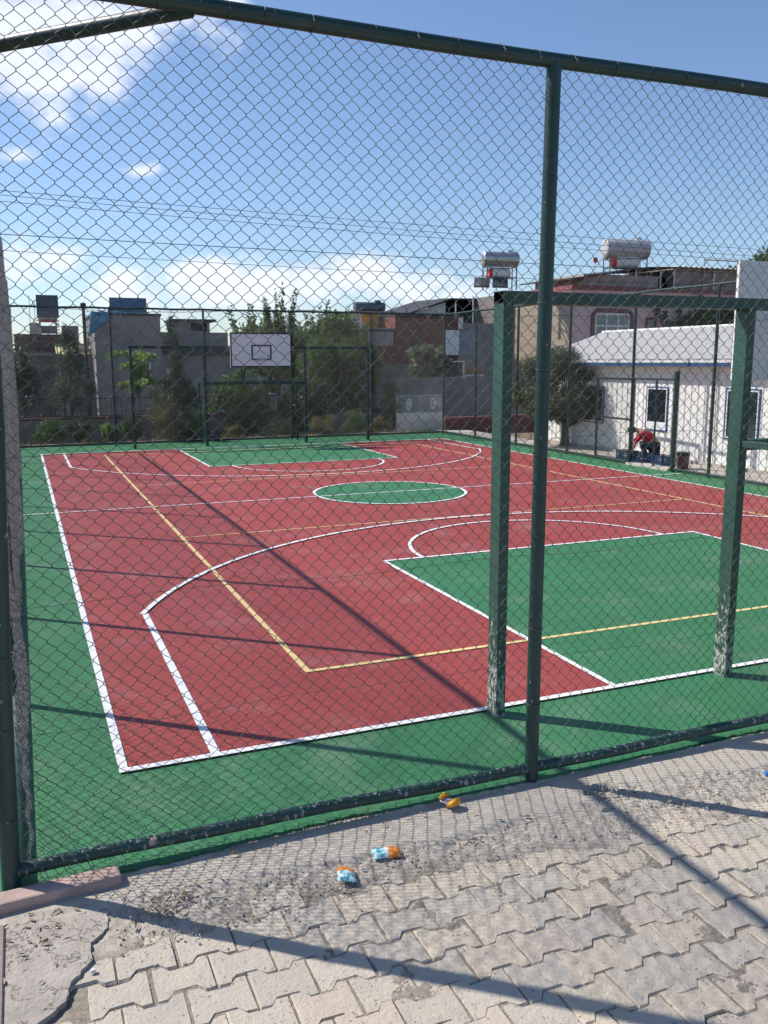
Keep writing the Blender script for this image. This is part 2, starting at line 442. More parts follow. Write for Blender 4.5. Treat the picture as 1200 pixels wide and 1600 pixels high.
def build_paving():
    """interlocking concrete pavers laid in rows along X"""
    PL, PW, a = .250, .186, .020
    t = NT('paver'); g = t.n('ShaderNodeNewGeometry'); v = t.coord()
    rnd = g.outputs['Random Per Island']
    rp = t.n('ShaderNodeValToRGB'); t.l(rnd, rp.inputs[0])
    els = rp.color_ramp.elements; els[0].position = 0; els[0].color = (.35, .335, .325, 1); els[1].position = 1; els[1].color = (.47, .42, .34, 1)
    for p, c in ((.3, (.39, .365, .345)), (.5, (.43, .385, .345)), (.7, (.40, .355, .335)), (.86, (.44, .40, .35))):
        e = els.new(p); e.color = (*c, 1)
    rp.color_ramp.interpolation = 'CONSTANT'
    c = t.mix(t.math('MULTIPLY', t.ramp(t.noise(v, 7, 7, .65), .35, .7), .5), rp.outputs[0], (.46, .42, .35))
    c = t.mix(t.math('MULTIPLY', t.ramp(t.noise(v, 2.2, 7, .7), .45, .7), .35), c, (.38, .34, .30)); c = t.mix(1., c, (1.30, 1.235, 1.12), 'MULTIPLY')
    grit_ = t.ramp(t.noise(v, 9, 10, .85), .50, .78); c = t.mix(t.math('MULTIPLY', grit_, .5), c, (.36, .32, .265))
    pits = t.ramp(t.noise(v, 62, 4, .65), .655, .69); c = t.mix(t.math('MULTIPLY', pits, .7), c, (.10, .09, .08))
    t.set(c, .92, .2)
    h = t.math('SUBTRACT', t.math('ADD', t.noise(v, 55, 6, .7), t.math('MULTIPLY', t.noise(v, 12, 4), .8)), t.math('MULTIPLY', pits, .8))
    t.bump(h, .9, .009)
    sand = NT('joint_sand'); v = sand.coord()
    c = sand.mix(sand.ramp(sand.noise(v, 25, 7, .7), .35, .7), (.17, .14, .11), (.36, .31, .25)); sand.set(c, .95, .1)
    sand.bump(sand.noise(v, 90, 6, .7), 1, .01)
    m = MB(); rr = random.Random(5)
    g = .0028
    def prof(x, ph):                       # wavy long edge: out near a joint, in at the waist
        u = ((x / PL) - ph) % 1.0; u = abs(u - .5) * 2   # 1 at a joint, 0 mid
        return a * (1 if u > .62 else (-1 if u < .38 else (u - .5) / .12))
    for r in range(-33, 0):
        y0 = -1.30 + r * PW * 1.0
        if y0 < -7.2: continue
        off = (r % 2) * .5
        for cidx in range(-8, 44):
            xa = (cidx + off) * PL - .35; xb = xa + PL
            if xa > 8.2 or xb < -1.2: continue
            if xb < -.25 and y0 > -2.3: continue
            if y0 > -1.66 - .10 * math.sin(xa * .9) and not (rr.random() < .25): continue
            if rr.random() < .012: continue
            us = [0, .19, .31, .69, .81, 1]
            e = g + rr.uniform(-.003, .003)
            yj = rr.uniform(-.003, .003); xj = rr.uniform(-.003, .003)
            pts = []
            for u in us:
                x = xa + u * PL; q = a if (u < .25 or u > .75) else -a
                pts.append((min(max(x, xa + e), xb - e) + xj, y0 - q + e + yj))
            for u in reversed(us):
                x = xa + u * PL; q = a if (u < .25 or u > .75) else -a
                pts.append((min(max(x, xa + e), xb - e) + xj, y0 + PW + q - e + yj))
            cx, cy = (xa + xb) / 2, y0 + PW / 2
            inn = .006; zt = -.022 + rr.uniform(-.0065, .003); tx, ty = rr.uniform(-.03, .03), rr.uniform(-.03, .03)
            jit = [(rr.uniform(-.003, .003), rr.uniform(-.003, .003)) for _ in pts]
            P0 = [(x + j[0], y + j[1], -.07) for (x, y), j in zip(pts, jit)]
            P1 = [(x + j[0], y + j[1], zt - .008 - rr.uniform(0, .004) + (x - cx) * tx + (y - cy) * ty) for (x, y), j in zip(pts, jit)]
            P2 = [(cx + (x - cx) * (1 - inn / (PL / 2)) + j[0] * .4, cy + (y - cy) * (1 - inn / (PW / 2)) + j[1] * .4, zt + (x - cx) * tx + (y - cy) * ty) for (x, y), j in zip(pts, jit)]
            n = len(pts); m.add(P0 + P1 + P2, [(i, (i + 1) % n, n + (i + 1) % n, n + i) for i in range(n)] + [(n + i, n + (i + 1) % n, 2 * n + (i + 1) % n, 2 * n + i) for i in range(n)]
                                + [tuple(2 * n + i for i in range(n))])
    o = m.build('paving', t.m); tag(o, kind='structure')
    # sand bed, concrete apron and crumbled mortar: one height field
    xs = np.arange(-1.3, 8.2, .010); ys = np.arange(-7.2, -1.02, .0125)
    ys = np.concatenate([np.arange(-7.2, -3.2, .05), np.arange(-3.2, -1.16, .010), np.arange(-1.16, -1.03, .004)])
    XX, YY = np.meshgrid(xs, ys)
    rg = np.random.default_rng(4)
    def fbm(X, Y, s, o=5, seed=0):
        r = np.random.default_rng(seed); z = np.zeros_like(X)
        for k in range(o):
            for _ in range(4):
                th = r.uniform(0, 6.28); p = r.uniform(0, 6.28); f = s * 1.9 ** k * r.uniform(.7, 1.4)
                z += np.sin((X * np.cos(th) + Y * np.sin(th)) * f + p) / (4 * 1.7 ** k)
        return z
    bound = -1.68 + .10 * np.sin(XX * 1.7) + .06 * fbm(XX, YY, 4, 4, 2) + .06 * np.clip((XX - 1.2) * .12, 0, .3)
    apron_end = -1.40 + .05 * np.sin(XX * 2.3 + 1) + .05 * fbm(XX, YY, 5, 4, 8)
    zz = np.full_like(XX, -.0305) + .0042 * fbm(XX, YY, 14, 3, 3) + .0022 * fbm(XX, YY, 70, 3, 33) + rg.normal(0, .0010, XX.shape)
    t1 = np.clip((YY - bound) / .16 + .5, 0, 1); t1 = t1 * t1 * (3 - 2 * t1)
    dirt = -.016 + .012 * fbm(XX, YY, 9, 5, 5) + .007 * fbm(XX, YY, 45, 3, 6) + rg.normal(0, .0018, XX.shape)
    zz = zz * (1 - t1) + dirt * t1
    t2 = np.clip((YY - apron_end) / .05 + .5, 0, 1)
    apron = -.002 + .003 * fbm(XX, YY, 7, 4, 7) + .030 * (YY + 1.2) * 0
    zz = zz * (1 - t2) + apron * t2
    # broken hole in the apron
    hx, hy = 2.58, -1.30
    rr_ = np.sqrt(((XX - hx) / .10) ** 2 + ((YY - hy) / .045) ** 2) + .25 * fbm(XX, YY, 30, 3, 9)
    zz -= .045 * np.clip(1.3 - rr_, 0, 1) ** .7; zz += .016 * np.exp(-((rr_ - 1.5) / .35) ** 2) * (XX > hx - .02)
    yb = -1.045 - .052 / (1 + np.exp((XX - .42) * 9))
    lip = np.exp(-((YY - yb + .012) / .014) ** 2) * np.clip(.6 + .9 * np.sin(XX * 3.1 + 2.2), 0, 1); zz += lip * .009 * (1 + .8 * fbm(XX, YY, 60, 3, 22))
    zz -= .014 * np.clip((YY + 1.4) / .2, 0, 1)
    nx, ny = len(xs), len(ys); idx = np.arange(nx * ny).reshape(ny, nx)
    F = np.stack([idx[:-1, :-1], idx[:-1, 1:], idx[1:, 1:], idx[1:, :-1]], -1).reshape(-1, 4)
    t = NT('apron_ground'); v = t.coord(); at = t.n('ShaderNodeAttribute', attribute_name='zone')
    fine = t.noise(v, 60, 7, .75)
    conc = t.mix(t.ramp(t.noise(v, 4, 7, .65), .35, .65), (.50, .45, .385), (.60, .54, .46))
    dirtc = t.mix(t.ramp(t.noise(v, 18, 8, .75), .35, .65), (.40, .355, .30), (.60, .545, .47))
    sandc = t.mix(t.ramp(t.noise(v, 30, 7, .7), .35, .7), (.24, .205, .165), (.47, .41, .335))
    sp = t.n('ShaderNodeSeparateColor'); t.l(at.outputs['Color'], sp.inputs[0])
    c = t.mix(sp.outputs[0], sandc, dirtc); c = t.mix(sp.outputs[1], c, conc)
    c = t.mix(t.math('MULTIPLY', t.ramp(fine, .60, .66), .6), c, (.13, .11, .095))
    t.set(c, .95, .15); t.bump(t.math('ADD', fine, t.noise(v, 140, 4, .7)), 1., .008)
    o = np_mesh('paving_apron', np.stack([XX, YY, zz], -1).reshape(-1, 3), F, t.m, None, True)
    ca = o.data.color_attributes.new('zone', 'FLOAT_COLOR', 'POINT')
    cc = np.zeros((nx * ny, 4), np.float32); cc[:, 0] = t1.ravel(); cc[:, 1] = t2.ravel(); cc[:, 3] = 1
    ca.data.foreach_set('color', cc.ravel())
    tag(o, kind='structure')
build_paving()

def build_kerbs():
    m = MB()
    m.bar((-.98, -1.19, -.01), (-.14, -1.135, -.01), .11, .10)
    o = m.build('kerb_stone', TERRA, bevel=.012); tag(o, 'pinkish concrete kerb stone lying at the foot of the fence corner', 'kerb')
    m = MB()
    m.bar((-.70, -1.33, -.03), (-.70, -2.7, -.03), .09, .09)
    o = m.build('kerb_stone', TERRA, bevel=.02); tag(o, 'rounded pinkish kerb running along the left edge of the paving', 'kerb')
    # concrete patch with a ragged edge
    rr = random.Random(2)
    edge = [(-.22, -1.40), (-.235, -1.52), (-.31, -1.60), (-.315, -1.72), (-.40, -1.82), (-.43, -1.93), (-.54, -2.02), (-.60, -2.20)]
    pts = [(-.655, -2.3)]; 
    full = []
    for i in range(len(edge) - 1):
        for k in range(6):
            f = k / 6; full.append((edge[i][0] * (1 - f) + edge[i + 1][0] * f + rr.uniform(-.007, .007), edge[i][1] * (1 - f) + edge[i + 1][1] * f + rr.uniform(-.007, .007)))
    pts = full[::-1]
    pts = [(-.655, -2.25)] + pts + [(-.30, -1.30), (-.60, -1.27), (-.655, -1.29)]
    m = MB(); m.prism(pts, -.06, -.004)
    t = NT('cast_concrete'); v = t.coord()
    c = t.mix(t.ramp(t.noise(v, 6, 8, .7), .35, .65), (.33, .295, .26), (.47, .42, .37))
    cr_ = t.ramp(t.noise(v, 3.3, 6, .7), .497, .503); cr2 = t.ramp(t.noise(v, 3.3, 6, .7), .51, .503)
    ck = t.math('MULTIPLY', cr_, cr2); c = t.mix(t.math('MULTIPLY', ck, .7), c, (.10, .085, .07))
    t.set(c, .93, .15); t.bump(t.math('SUBTRACT', t.math('ADD', t.noise(v, 40, 7, .7), t.math('MULTIPLY', t.noise(v, 9, 4), 1.2)), t.math('MULTIPLY', ck, 1)), .9, .01)
    tag(m.build('concrete_slab', t.m), kind='structure')
build_kerbs()

def build_gravel():
    """loose grit and crumbs of mortar"""
    ico = [(-.5, -.3, -.4), (.5, -.4, -.3), (.4, .5, -.4), (-.4, .4, -.3), (-.35, -.3, .35), (.35, -.25, .4), (.3, .35, .3), (-.3, .3, .4)]
    fc = [(3, 2, 1, 0), (4, 5, 6, 7), (0, 1, 5, 4), (1, 2, 6, 5), (2, 3, 7, 6), (3, 0, 4, 7)]
    V = []; F = []; r = np.random.default_rng(9); base = np.array(ico)
    n = 4600
    for i in range(n):
        k = r.random()
        if k < .40: x = r.uniform(-.2, 5); y = -1.58 + r.normal(0, .13) + .04 * math.sin(x * 1.7); s = abs(r.normal(.003, .0035)) + .0025
        elif k < .52: x = r.uniform(.0, 2.3); y = -1.06 - .052 / (1 + math.exp((x - .42) * 9)) + r.normal(0, .007); s = r.uniform(.003, .009)
        elif k < .57: x = 2.58 + r.normal(0, .09); y = -1.33 + r.normal(0, .05); s = r.uniform(.004, .012)
        else:                                   # grit gathered in the paver joints
            x = r.uniform(-.6, 5); row = int(r.integers(-14, 0)); y = -1.30 + row * .186 + r.normal(0, .017); s = r.uniform(.002, .0055)
        q = base * s * (1 + r.normal(0, .25, (8, 3))) * np.array([1.3, 1, .8]); a = r.uniform(0, 6.28)
        c_, s_ = math.cos(a), math.sin(a); q = np.stack([q[:, 0] * c_ - q[:, 1] * s_, q[:, 0] * s_ + q[:, 1] * c_, q[:, 2]], 1)
        z = -.012 if y > -1.75 else -.020
        b = len(V) * 8; V.append(q + np.array([x, y, z + s * .25])); F += [tuple(j + b for j in f) for f in fc]
    t = NT('grit'); g = t.n('ShaderNodeNewGeometry')
    c = t.mix(g.outputs['Random Per Island'], (.33, .29, .245), (.58, .53, .46)); t.set(c, .95, .15)
    o = np_mesh('gravel', np.concatenate(V), F, t.m)
    tag(o, 'loose grit and crumbled mortar between the fence and the pavers', 'gravel', kind='stuff')
    # dry leaves, twigs
    m = MB(); rr = random.Random(8)
    for i in range(170):
        if rr.random() < .5: x, y = rr.gauss(.05, .12), rr.gauss(-1.45, .07)
        elif rr.random() < .5: x, y = rr.gauss(-.52, .07), rr.gauss(-1.5, .12)
        else: x, y = rr.uniform(-.3, 4.5), rr.uniform(-1.8, -1.12)
        a = rr.uniform(0, 6.28); l = rr.uniform(.008, .028); w = l * rr.uniform(.08, .4); z = .002
        d = (math.cos(a), math.sin(a)); 
        m.add([(x - d[0] * l, y - d[1] * l, z), (x - d[1] * w, y + d[0] * w, z + .008), (x + d[0] * l, y + d[1] * l, z + .003), (x + d[1] * w, y - d[0] * w, z + .004)], [(0, 1, 2), (0, 2, 3)])
    t = NT('dry_litter'); g = t.n('ShaderNodeNewGeometry'); t.set(t.mix(g.outputs['Random Per Island'], (.16, .09, .05), (.42, .34, .22)), .9)
    tag(m.build('dry_leaves', t.m), 'brown dry leaf bits and straw scattered by the kerb', 'leaf litter', kind='stuff')
build_gravel()

# ------------------------------------------------------------------ chain link fences
def wire_mesh(name, origin, u, length, z0, z1, mat, parent, c=.082, r=.0021, n=4, wobble=.006, seed=1, depth=.0035, bulge=0., holes=(), kinks=0):
    """zigzag wires, each hooked round its neighbour, `u` = direction along the fence"""
    rg = np.random.default_rng(seed)
    u = np.array([u[0], u[1], 0.]); nrm = np.array([u[1], -u[0], 0.]); up = np.array([0, 0, 1.])
    O = np.array(origin, float); c = c / 2; K = int(length / c); half = c * .975
    J = int((z1 - z0) / half)
    ph = rg.uniform(0, 6.28, (14, 1)); fr = rg.uniform(.6, 7, (14, 2)) * rg.choice([-1, 1], (14, 2)); am = rg.uniform(.2, 1, 14) / 5
    def wob(s, z, k):
        d = np.zeros_like(s)
        for i in range(7): d += am[i + k] * np.sin(fr[i + k, 0] * s + fr[i + k, 1] * z + ph[i + k, 0])
        return d
    kk = rg.uniform(0, 1, (int(length * kinks), 6)) if kinks else []
    def kink(s, z):
        a = np.zeros_like(s); b = np.zeros_like(s)
        for q in kk:
            w = np.exp(-(((s - q[0] * length) / (.04 + .08 * q[4])) ** 2 + ((z - z0 - q[1] * (z1 - z0)) / (.04 + .10 * q[5])) ** 2))
            a += (q[2] - .5) * .045 * w; b += (q[3] - .5) * .045 * w
        return a, b
    Vs = []; Fs = []; base = 0
    for k in range(K):
        j = np.arange(J + 1); right = ((j + k) % 2) == 1
        s = k * c + np.where(right, c + .0015, -.0015); z = z0 + j * half
        e = .0036
        S = np.repeat(s, 2); Z = np.repeat(z, 2) + np.tile([-e, e], J + 1)
        D = np.where(np.repeat(right, 2), np.tile([-1, 1], J + 1), np.tile([1, -1], J + 1)) * depth
        zc = z0 + .0
        for (a0, a1, b0, b1) in holes:
            pass
        wx = wob(S, Z, 0) * wobble; wz = wob(S, Z, 7) * wobble
        if kinks: ka, kb = kink(S, Z); wx = wx + ka; wz = wz + kb
        keep = np.ones(len(S), bool)
        S2 = S + wx; Z2 = np.minimum(Z + wz, z1)
        D2 = D + bulge * (np.sin(Z * 2.1 + S * .8) + np.sin(Z * 4.7 + S * 2.3 + 1) * .5 + .35 * np.sin(Z * 31 + S * 17) + .25 * np.sin(Z * 53 - S * 41 + 2))
        P = O + S2[:, None] * u + Z2[:, None] * up + D2[:, None] * nrm
        if holes:
            mids = (S[:-1] + S[1:]) / 2
            inh = np.zeros(len(S), bool)
            for (a0, a1, b0, b1) in holes: inh |= (S > a0) & (S < a1) & (Z > b0) & (Z < b1)
            keep = ~inh
        T = np.gradient(P, axis=0); T /= np.linalg.norm(T, axis=1)[:, None] + 1e-9
        B = np.cross(T, nrm); B /= np.linalg.norm(B, axis=1)[:, None] + 1e-9; A = np.cross(B, T)
        ang = np.arange(n) * 2 * np.pi / n + .4
        ring = P[:, None, :] + r * (np.cos(ang)[None, :, None] * A[:, None, :] + np.sin(ang)[None, :, None] * B[:, None, :])
        m = len(P); Vs.append(ring.reshape(-1, 3))
        ii = np.arange(m - 1); ii = ii[keep[:-1] & keep[1:]]
        i0 = ii[:, None] * n + np.arange(n)[None, :]; i1 = ii[:, None] * n + (np.arange(n)[None, :] + 1) % n
        Fs.append((np.stack([i0, i1, i1 + n, i0 + n], -1).reshape(-1, 4)) + base); base += m * n
    return np_mesh(name, np.concatenate(Vs), np.concatenate(Fs), mat, parent, False)

def ring_pts(c, axis, r, n=14):
    axis = Vector(axis).normalized(); a = axis.orthogonal().normalized(); b = axis.cross(a)
    return [Vector(c) + r * (a * math.cos(2 * math.pi * i / n) + b * math.sin(2 * math.pi * i / n)) for i in range(n)]

H = 4.04
# near fence -------------------------------------------------------
nf = empty('chain_link_fence', (X0, Y0, 0), 0, 'tall dark green chain link fence nearest the viewer, standing on the edge of the paving', 'fence')
def pos(o, x, y, z=0): o.location = (x, y, z); return o
m = MB(); m.tube([(-.03, 0, -.02), (-.005, 0, 1.0), (.05, 0, 2.2), (.07, 0, H)], .045, 20); p = m.build('post', PIPE, nf, True, angle=40)
for x in (2.26, 5.12, 7.98, 10.84, X1):
    m = MB(); m.tube([(0, 0, -.02), (0, 0, 1), (.005, 0, 2.5), (.02, 0, H - .02)], .040, 20)
    p = m.build('post', PIPE, nf, True, angle=40); p.location = (x - X0, 0, 0)
L_ = X1 - X0
m = MB(); m.tube([(x, 0, H + .006 * math.sin(x * 1.9)) for x in [-.05 + (L_ + .1) * i / 40 for i in range(41)]], .038, 18); m.build('top_rail', PIPE, nf, True, angle=40)
m = MB(); m.tube([(x, .0, .076 + .010 * math.sin(x * 1.35 + .5) + .004 * math.sin(x * 5)) for x in [-.02 + (L_ + .04) * i / 70 for i in range(71)]], .033, 18); m.build('bottom_rail', PIPE_LOW, nf, True, angle=40)
m = MB(); m.tube([(.0, .98, H - .015), (.98, .0, H - .015)], .036, 16); m.tube([(.92, .02, H + .0), (1.0, 0, H + .035), (1.1, 0, H + .03)], [.02, .03, .012], 10); m.build('corner_brace', PIPE, nf, True, angle=40)
wire_mesh('wire_netting', (.0, .046, 0), (1, 0), L_, .022, H + .045, WIRE, nf, r=.00175, n=5, wobble=.011, seed=3, bulge=.004, kinks=5)
for z in (1.36, 2.05, 2.72, .72):
    m = MB(); m.tube([(L_ * i / 60, .053, z + .012 * math.sin(i * .9 + z * 3)) for i in range(61)], .0013, 5, False); m.build('tension_wire', WIRE, nf, True)
rt = random.Random(4)
tm = MB(); tm.tube(ring_pts((0, 0, 0), (1, .12, 0), .0405), .0018, 5, closed=True); tm.tube([(0, -.04, 0), (.004, -.055, -.02), (-.006, -.05, -.036)], .0018, 5)
tie0 = tm.build('tie_wire', TIE, nf, True); tie0.location = (.4, 0, H)
for i in range(1, 30):
    c = tie0.copy(); COL.objects.link(c); c.location = (.4 + i * .235 + rt.uniform(-.05, .05), 0, H); c.rotation_euler = (rt.uniform(-.3, .3), 0, rt.uniform(-.1, .1))
for px in (2.26 - X0, 5.12 - X0):
    for z in (.45, .95, 1.45, 2.0, 2.45, 2.75, 3.1, 3.45, 3.85):
        c = tie0.copy(); COL.objects.link(c); c.location = (px, 0, z + rt.uniform(-.05, .05)); c.rotation_euler = (rt.uniform(-.2, .2), R(90) + rt.uniform(-.12, .12), 0); c.scale = (1.05, 1.05, 1.05)
for z in (.35, .8, 1.15, 1.55, 2.1):
    c = tie0.copy(); COL.objects.link(c); c.location = (.02, 0, z); c.rotation_euler = (rt.uniform(-.2, .2), R(90) + .1, 0); c.scale = (1.18, 1.18, 1.18)
# left fence -------------------------------------------------------
def side_fence(loc, rz, label, posts, length, mat, seed, pr=.032, side=-1, holes=(), bottom=True, wr=.0019, bulge=.0, wmat=None, wc=.082):
    f = empty('chain_link_fence', loc, rz, label, 'fence')
    for x in posts:
        m = MB(); m.tube([(x, 0, -.02), (x, 0, H - .01)], pr, 14); m.build('post', mat, f, True, angle=40)
    m = MB(); m.tube([(length * i / 30, 0, H + .008 * math.sin(i * 1.7)) for i in range(31)], pr * .92, 12); m.build('top_rail', mat, f, True, angle=40)
    if bottom:
        segs = [(0, length)]
        for h in holes: segs = [(0, h[0]), (h[1], length)]
        for a, b in segs:
            m = MB(); m.tube([(a, 0, .06), (b, 0, .06)], pr * .92, 12); m.build('bottom_rail', mat, f, True, angle=40)
    wire_mesh('wire_netting', (0, side * (pr + .01), 0), (1, 0), length, .03, H - .03, wmat or WIRE, f, r=wr, n=3, wobble=.006, seed=seed, holes=holes, bulge=bulge, c=wc)
    return f
side_fence((X0, Y0, 0), R(90), 'long green chain link fence along the left side of the court, seen almost end on', [2.45, 4.87, 7.30, 9.75, 12.2, 14.6, 17.0, 19.4, 21.3], 23.2, PIPE, 5, .036, -1, wr=.0022, bulge=.026, wmat=WIRE_OLD)
# far fence
ff_posts = [.0, 2.75, 5.5, 8.25, 11.0, 13.7]
side_fence((X0, Y1, 0), 0, 'green chain link fence across the far end of the court behind the hoop', ff_posts, 13.7, FAR_PAINT, 6, .034, -1, wr=.0017)
# right fence, its opening left free for the gate
gy0, gy1 = 10.49, 12.02
rf = side_fence((X1, Y0, 0), R(90), 'green chain link fence along the right side with the gate opening', [2.2, 4.9, 7.6, 10.38, 13.05, 15.7, 18.35, 20.9], 23.1, FAR_PAINT, 7, .036, 1, holes=((gy0 - Y0 + .02, gy1 - Y0 - .02, -1, 2.04),), wr=.0017)
m = MB(); m.tube([(gy0 - Y0, 0, -.02), (gy0 - Y0, 0, 2.24)], .06, 16); m.build('gate_post', FAR_PAINT, rf, True, angle=40)
m = MB(); m.tube([(gy0 - Y0, 0, 2.06), (gy1 - Y0 + .0, 0, 2.06)], .026, 10); m.build('lintel_bar', FAR_PAINT, rf, True, angle=40)
m = MB(); m.tube([(11.15 - Y0, 0, 0), (11.15 - Y0, 0, 2.06)], .022, 10); m.build('jamb', FAR_PAINT, rf, True, angle=40)
gt = empty('court_gate', (X1 + .10, 12.1, 0), R(88), 'open green mesh gate leaf folded back beside the right fence opening', 'gate')
m = MB()
for a, b in (((0, 0, .06), (0, 0, 2.04)), ((1.5, 0, .06), (1.5, 0, 2.04)), ((0, 0, .06), (1.5, 0, .06)), ((0, 0, 2.04), (1.5, 0, 2.04)), ((0, 0, 1.07), (1.5, 0, 1.07))): m.bar(a, b, .045, .045)
m.build('frame', FAR_PAINT, gt)
wire_mesh('wire_netting', (0, 0, 0), (1, 0), 1.49, .06, 2.03, WIRE, gt, r=.0017, n=3, wobble=.004, seed=12)

# ------------------------------------------------------------------ goals with basketball boards
def goal_frame():
    """returns root; local +y points to the court"""
    g = empty('goal_and_hoop_frame', (6.17, 0, 0))
    xs = (-3.62, -1.55, 1.53, 3.62); hz = 2.93
    for x in xs:
        m = MB(); m.box(x - .0375, x + .0375, -.065, .065, -.01, hz - .08); m.build('post', GOAL_PAINT, g, bevel=.005)
    # hollow top bar with open ends
    m = MB(); t = .004
    xa, xb = -3.66, 3.66; z0, z1 = hz - .08, hz; y0, y1 = -.066, .066
    o4 = [(y0, z0), (y1, z0), (y1, z1), (y0, z1)]; i4 = [(y0 + t, z0 + t), (y1 - t, z0 + t), (y1 - t, z1 - t), (y0 + t, z1 - t)]
    V = [(x, y, z) for x in (xa, xb) for ring in (o4, i4) for y, z in ring] + [(x, y, z) for x in (xa + .3, xb - .3) for y, z in i4]
    F = [(i, (i + 1) % 4, 8 + (i + 1) % 4, 8 + i) for i in range(4)] + [(i, 4 + i, 4 + (i + 1) % 4, (i + 1) % 4) for i in range(4)] + [(8 + i, 8 + (i + 1) % 4, 12 + (i + 1) % 4, 12 + i) for i in range(4)]
    M0 = len(F); F += [(4 + i, 16 + i, 16 + (i + 1) % 4, 4 + (i + 1) % 4) for i in range(4)] + [(12 + i, 12 + (i + 1) % 4, 20 + (i + 1) % 4, 20 + i) for i in range(4)] + [(16, 17, 18, 19), (23, 22, 21, 20)]
    m.add(V, F); m.M = [0] * M0 + [1] * (len(F) - M0)
    m.build('top_bar', [GOAL_PAINT, BLACK], g)  # inside of the tube ends is coloured black for its shade
    m = MB(); m.box(-1.512, 1.492, -.045, .045, 1.80, 1.88); m.build('crossbar', GOAL_PAINT, g, bevel=.005)
    # goal depth frame behind
    for x in (-1.55, 1.53):
        m = MB(); m.box(x - .025, x + .025, -.94, -.89, 0, 1.88); m.build('rear_leg', GOAL_PAINT, g, bevel=.004)
        m = MB(); m.box(x - .025, x + .025, -.89, -.066, 1.83, 1.88); m.build('side_bar', GOAL_PAINT, g, bevel=.004)
    m = MB(); m.box(-1.525, 1.505, -.94, -.89, 1.83, 1.88); m.build('rear_bar', GOAL_PAINT, g, bevel=.004)
    # struts carrying the board
    for x in (-.42, .42):
        m = MB(); m.box(x - .03, x + .03, -.03, .03, 1.88, 2.85); m.build('board_strut', GOAL_PAINT, g, bevel=.004)
        m = MB(); m.bar((x, .03, 2.0), (x, .72, 2.42), .05, .05); m.build('board_arm', GOAL_PAINT, g, bevel=.004)
        m = MB(); m.bar((x, .066, 2.88), (x, .74, 2.88), .05, .05); m.build('board_arm', GOAL_PAINT, g, bevel=.004)
    # board
    bw, b0, b1 = .92, 2.31, 3.31
    m = MB(); m.box(-bw, bw, .745, .775, b0, b1, 0); bo = m.build('backboard', [BOARD], g, bevel=.003)
    m = MB(); y = .7775; e = .045
    for (x0, x1, z0, z1) in ((-bw + .001, bw - .001, b0 + .001, b0 + e), (-bw + .001, bw - .001, b1 - e, b1 - .001), (-bw + .001, -bw + e, b0 + e, b1 - e), (bw - e, bw - .001, b0 + e, b1 - e),
                             (-.30, .30, 2.52, 2.56), (-.30, .30, 2.92, 2.96), (-.30, -.255, 2.56, 2.92), (.255, .30, 2.56, 2.92)): m.box(x0, x1, y - .0015, y + .0015, z0, z1)
    m.build('board_lines', BOARD_LINE, bo)
    m = MB(); m.box(-.12, .12, .779, .79, 2.50, 2.60); m.bar((-.08, .79, 2.55), (-.08, .90, 2.55), .02, .02); m.bar((.08, .79, 2.55), (.08, .90, 2.55), .02, .02)
    m.tube([(.225 * math.cos(i * math.pi / 16), 1.06 + .225 * math.sin(i * math.pi / 16), 2.55) for i in range(32)], .009, 8, closed=True)
    m.build('hoop', STEEL, g, True, angle=40)
    return g
ng = goal_frame()
tag(ng, 'big green steel goal frame close to the viewer, its board showing a grey back', 'goal', 'goal frames with basketball boards')
ng.location = (6.17, -.09, 0)
fg = dup(ng)
fg.location = (6.17, 20.93, 0); fg.rotation_euler = (0, 0, math.pi)
for o_ in [fg] + list(fg.children_recursive):
    if o_.type == 'MESH' and GOAL_PAINT.name in [m_.name for m_ in o_.data.materials if m_]:
        o_.data = o_.data.copy()
        for k_, m_ in enumerate(o_.data.materials):
            if m_ == GOAL_PAINT: o_.data.materials[k_] = FAR_PAINT
fg['label'] = 'far green goal frame with a white board marked by a black square'

# ------------------------------------------------------------------ prefab hut on the right
def ribbed_wall(m, x, ya, yb, z0, z1, pitch=.22, mi=0):
    y = ya; pr = []
    while y < yb:
        pr += [(x, y), (x, min(yb, y + pitch * .74)), (x + .022, min(yb, y + pitch * .81)), (x + .022, min(yb, y + pitch * .93))]; y += pitch
    pr.append((x, yb))
    n = len(pr); m.add([(a, b, z0) for a, b in pr] + [(a, b, z1) for a, b in pr], [(i + 1, i, n + i, n + i + 1) for i in range(n - 1)], mi)

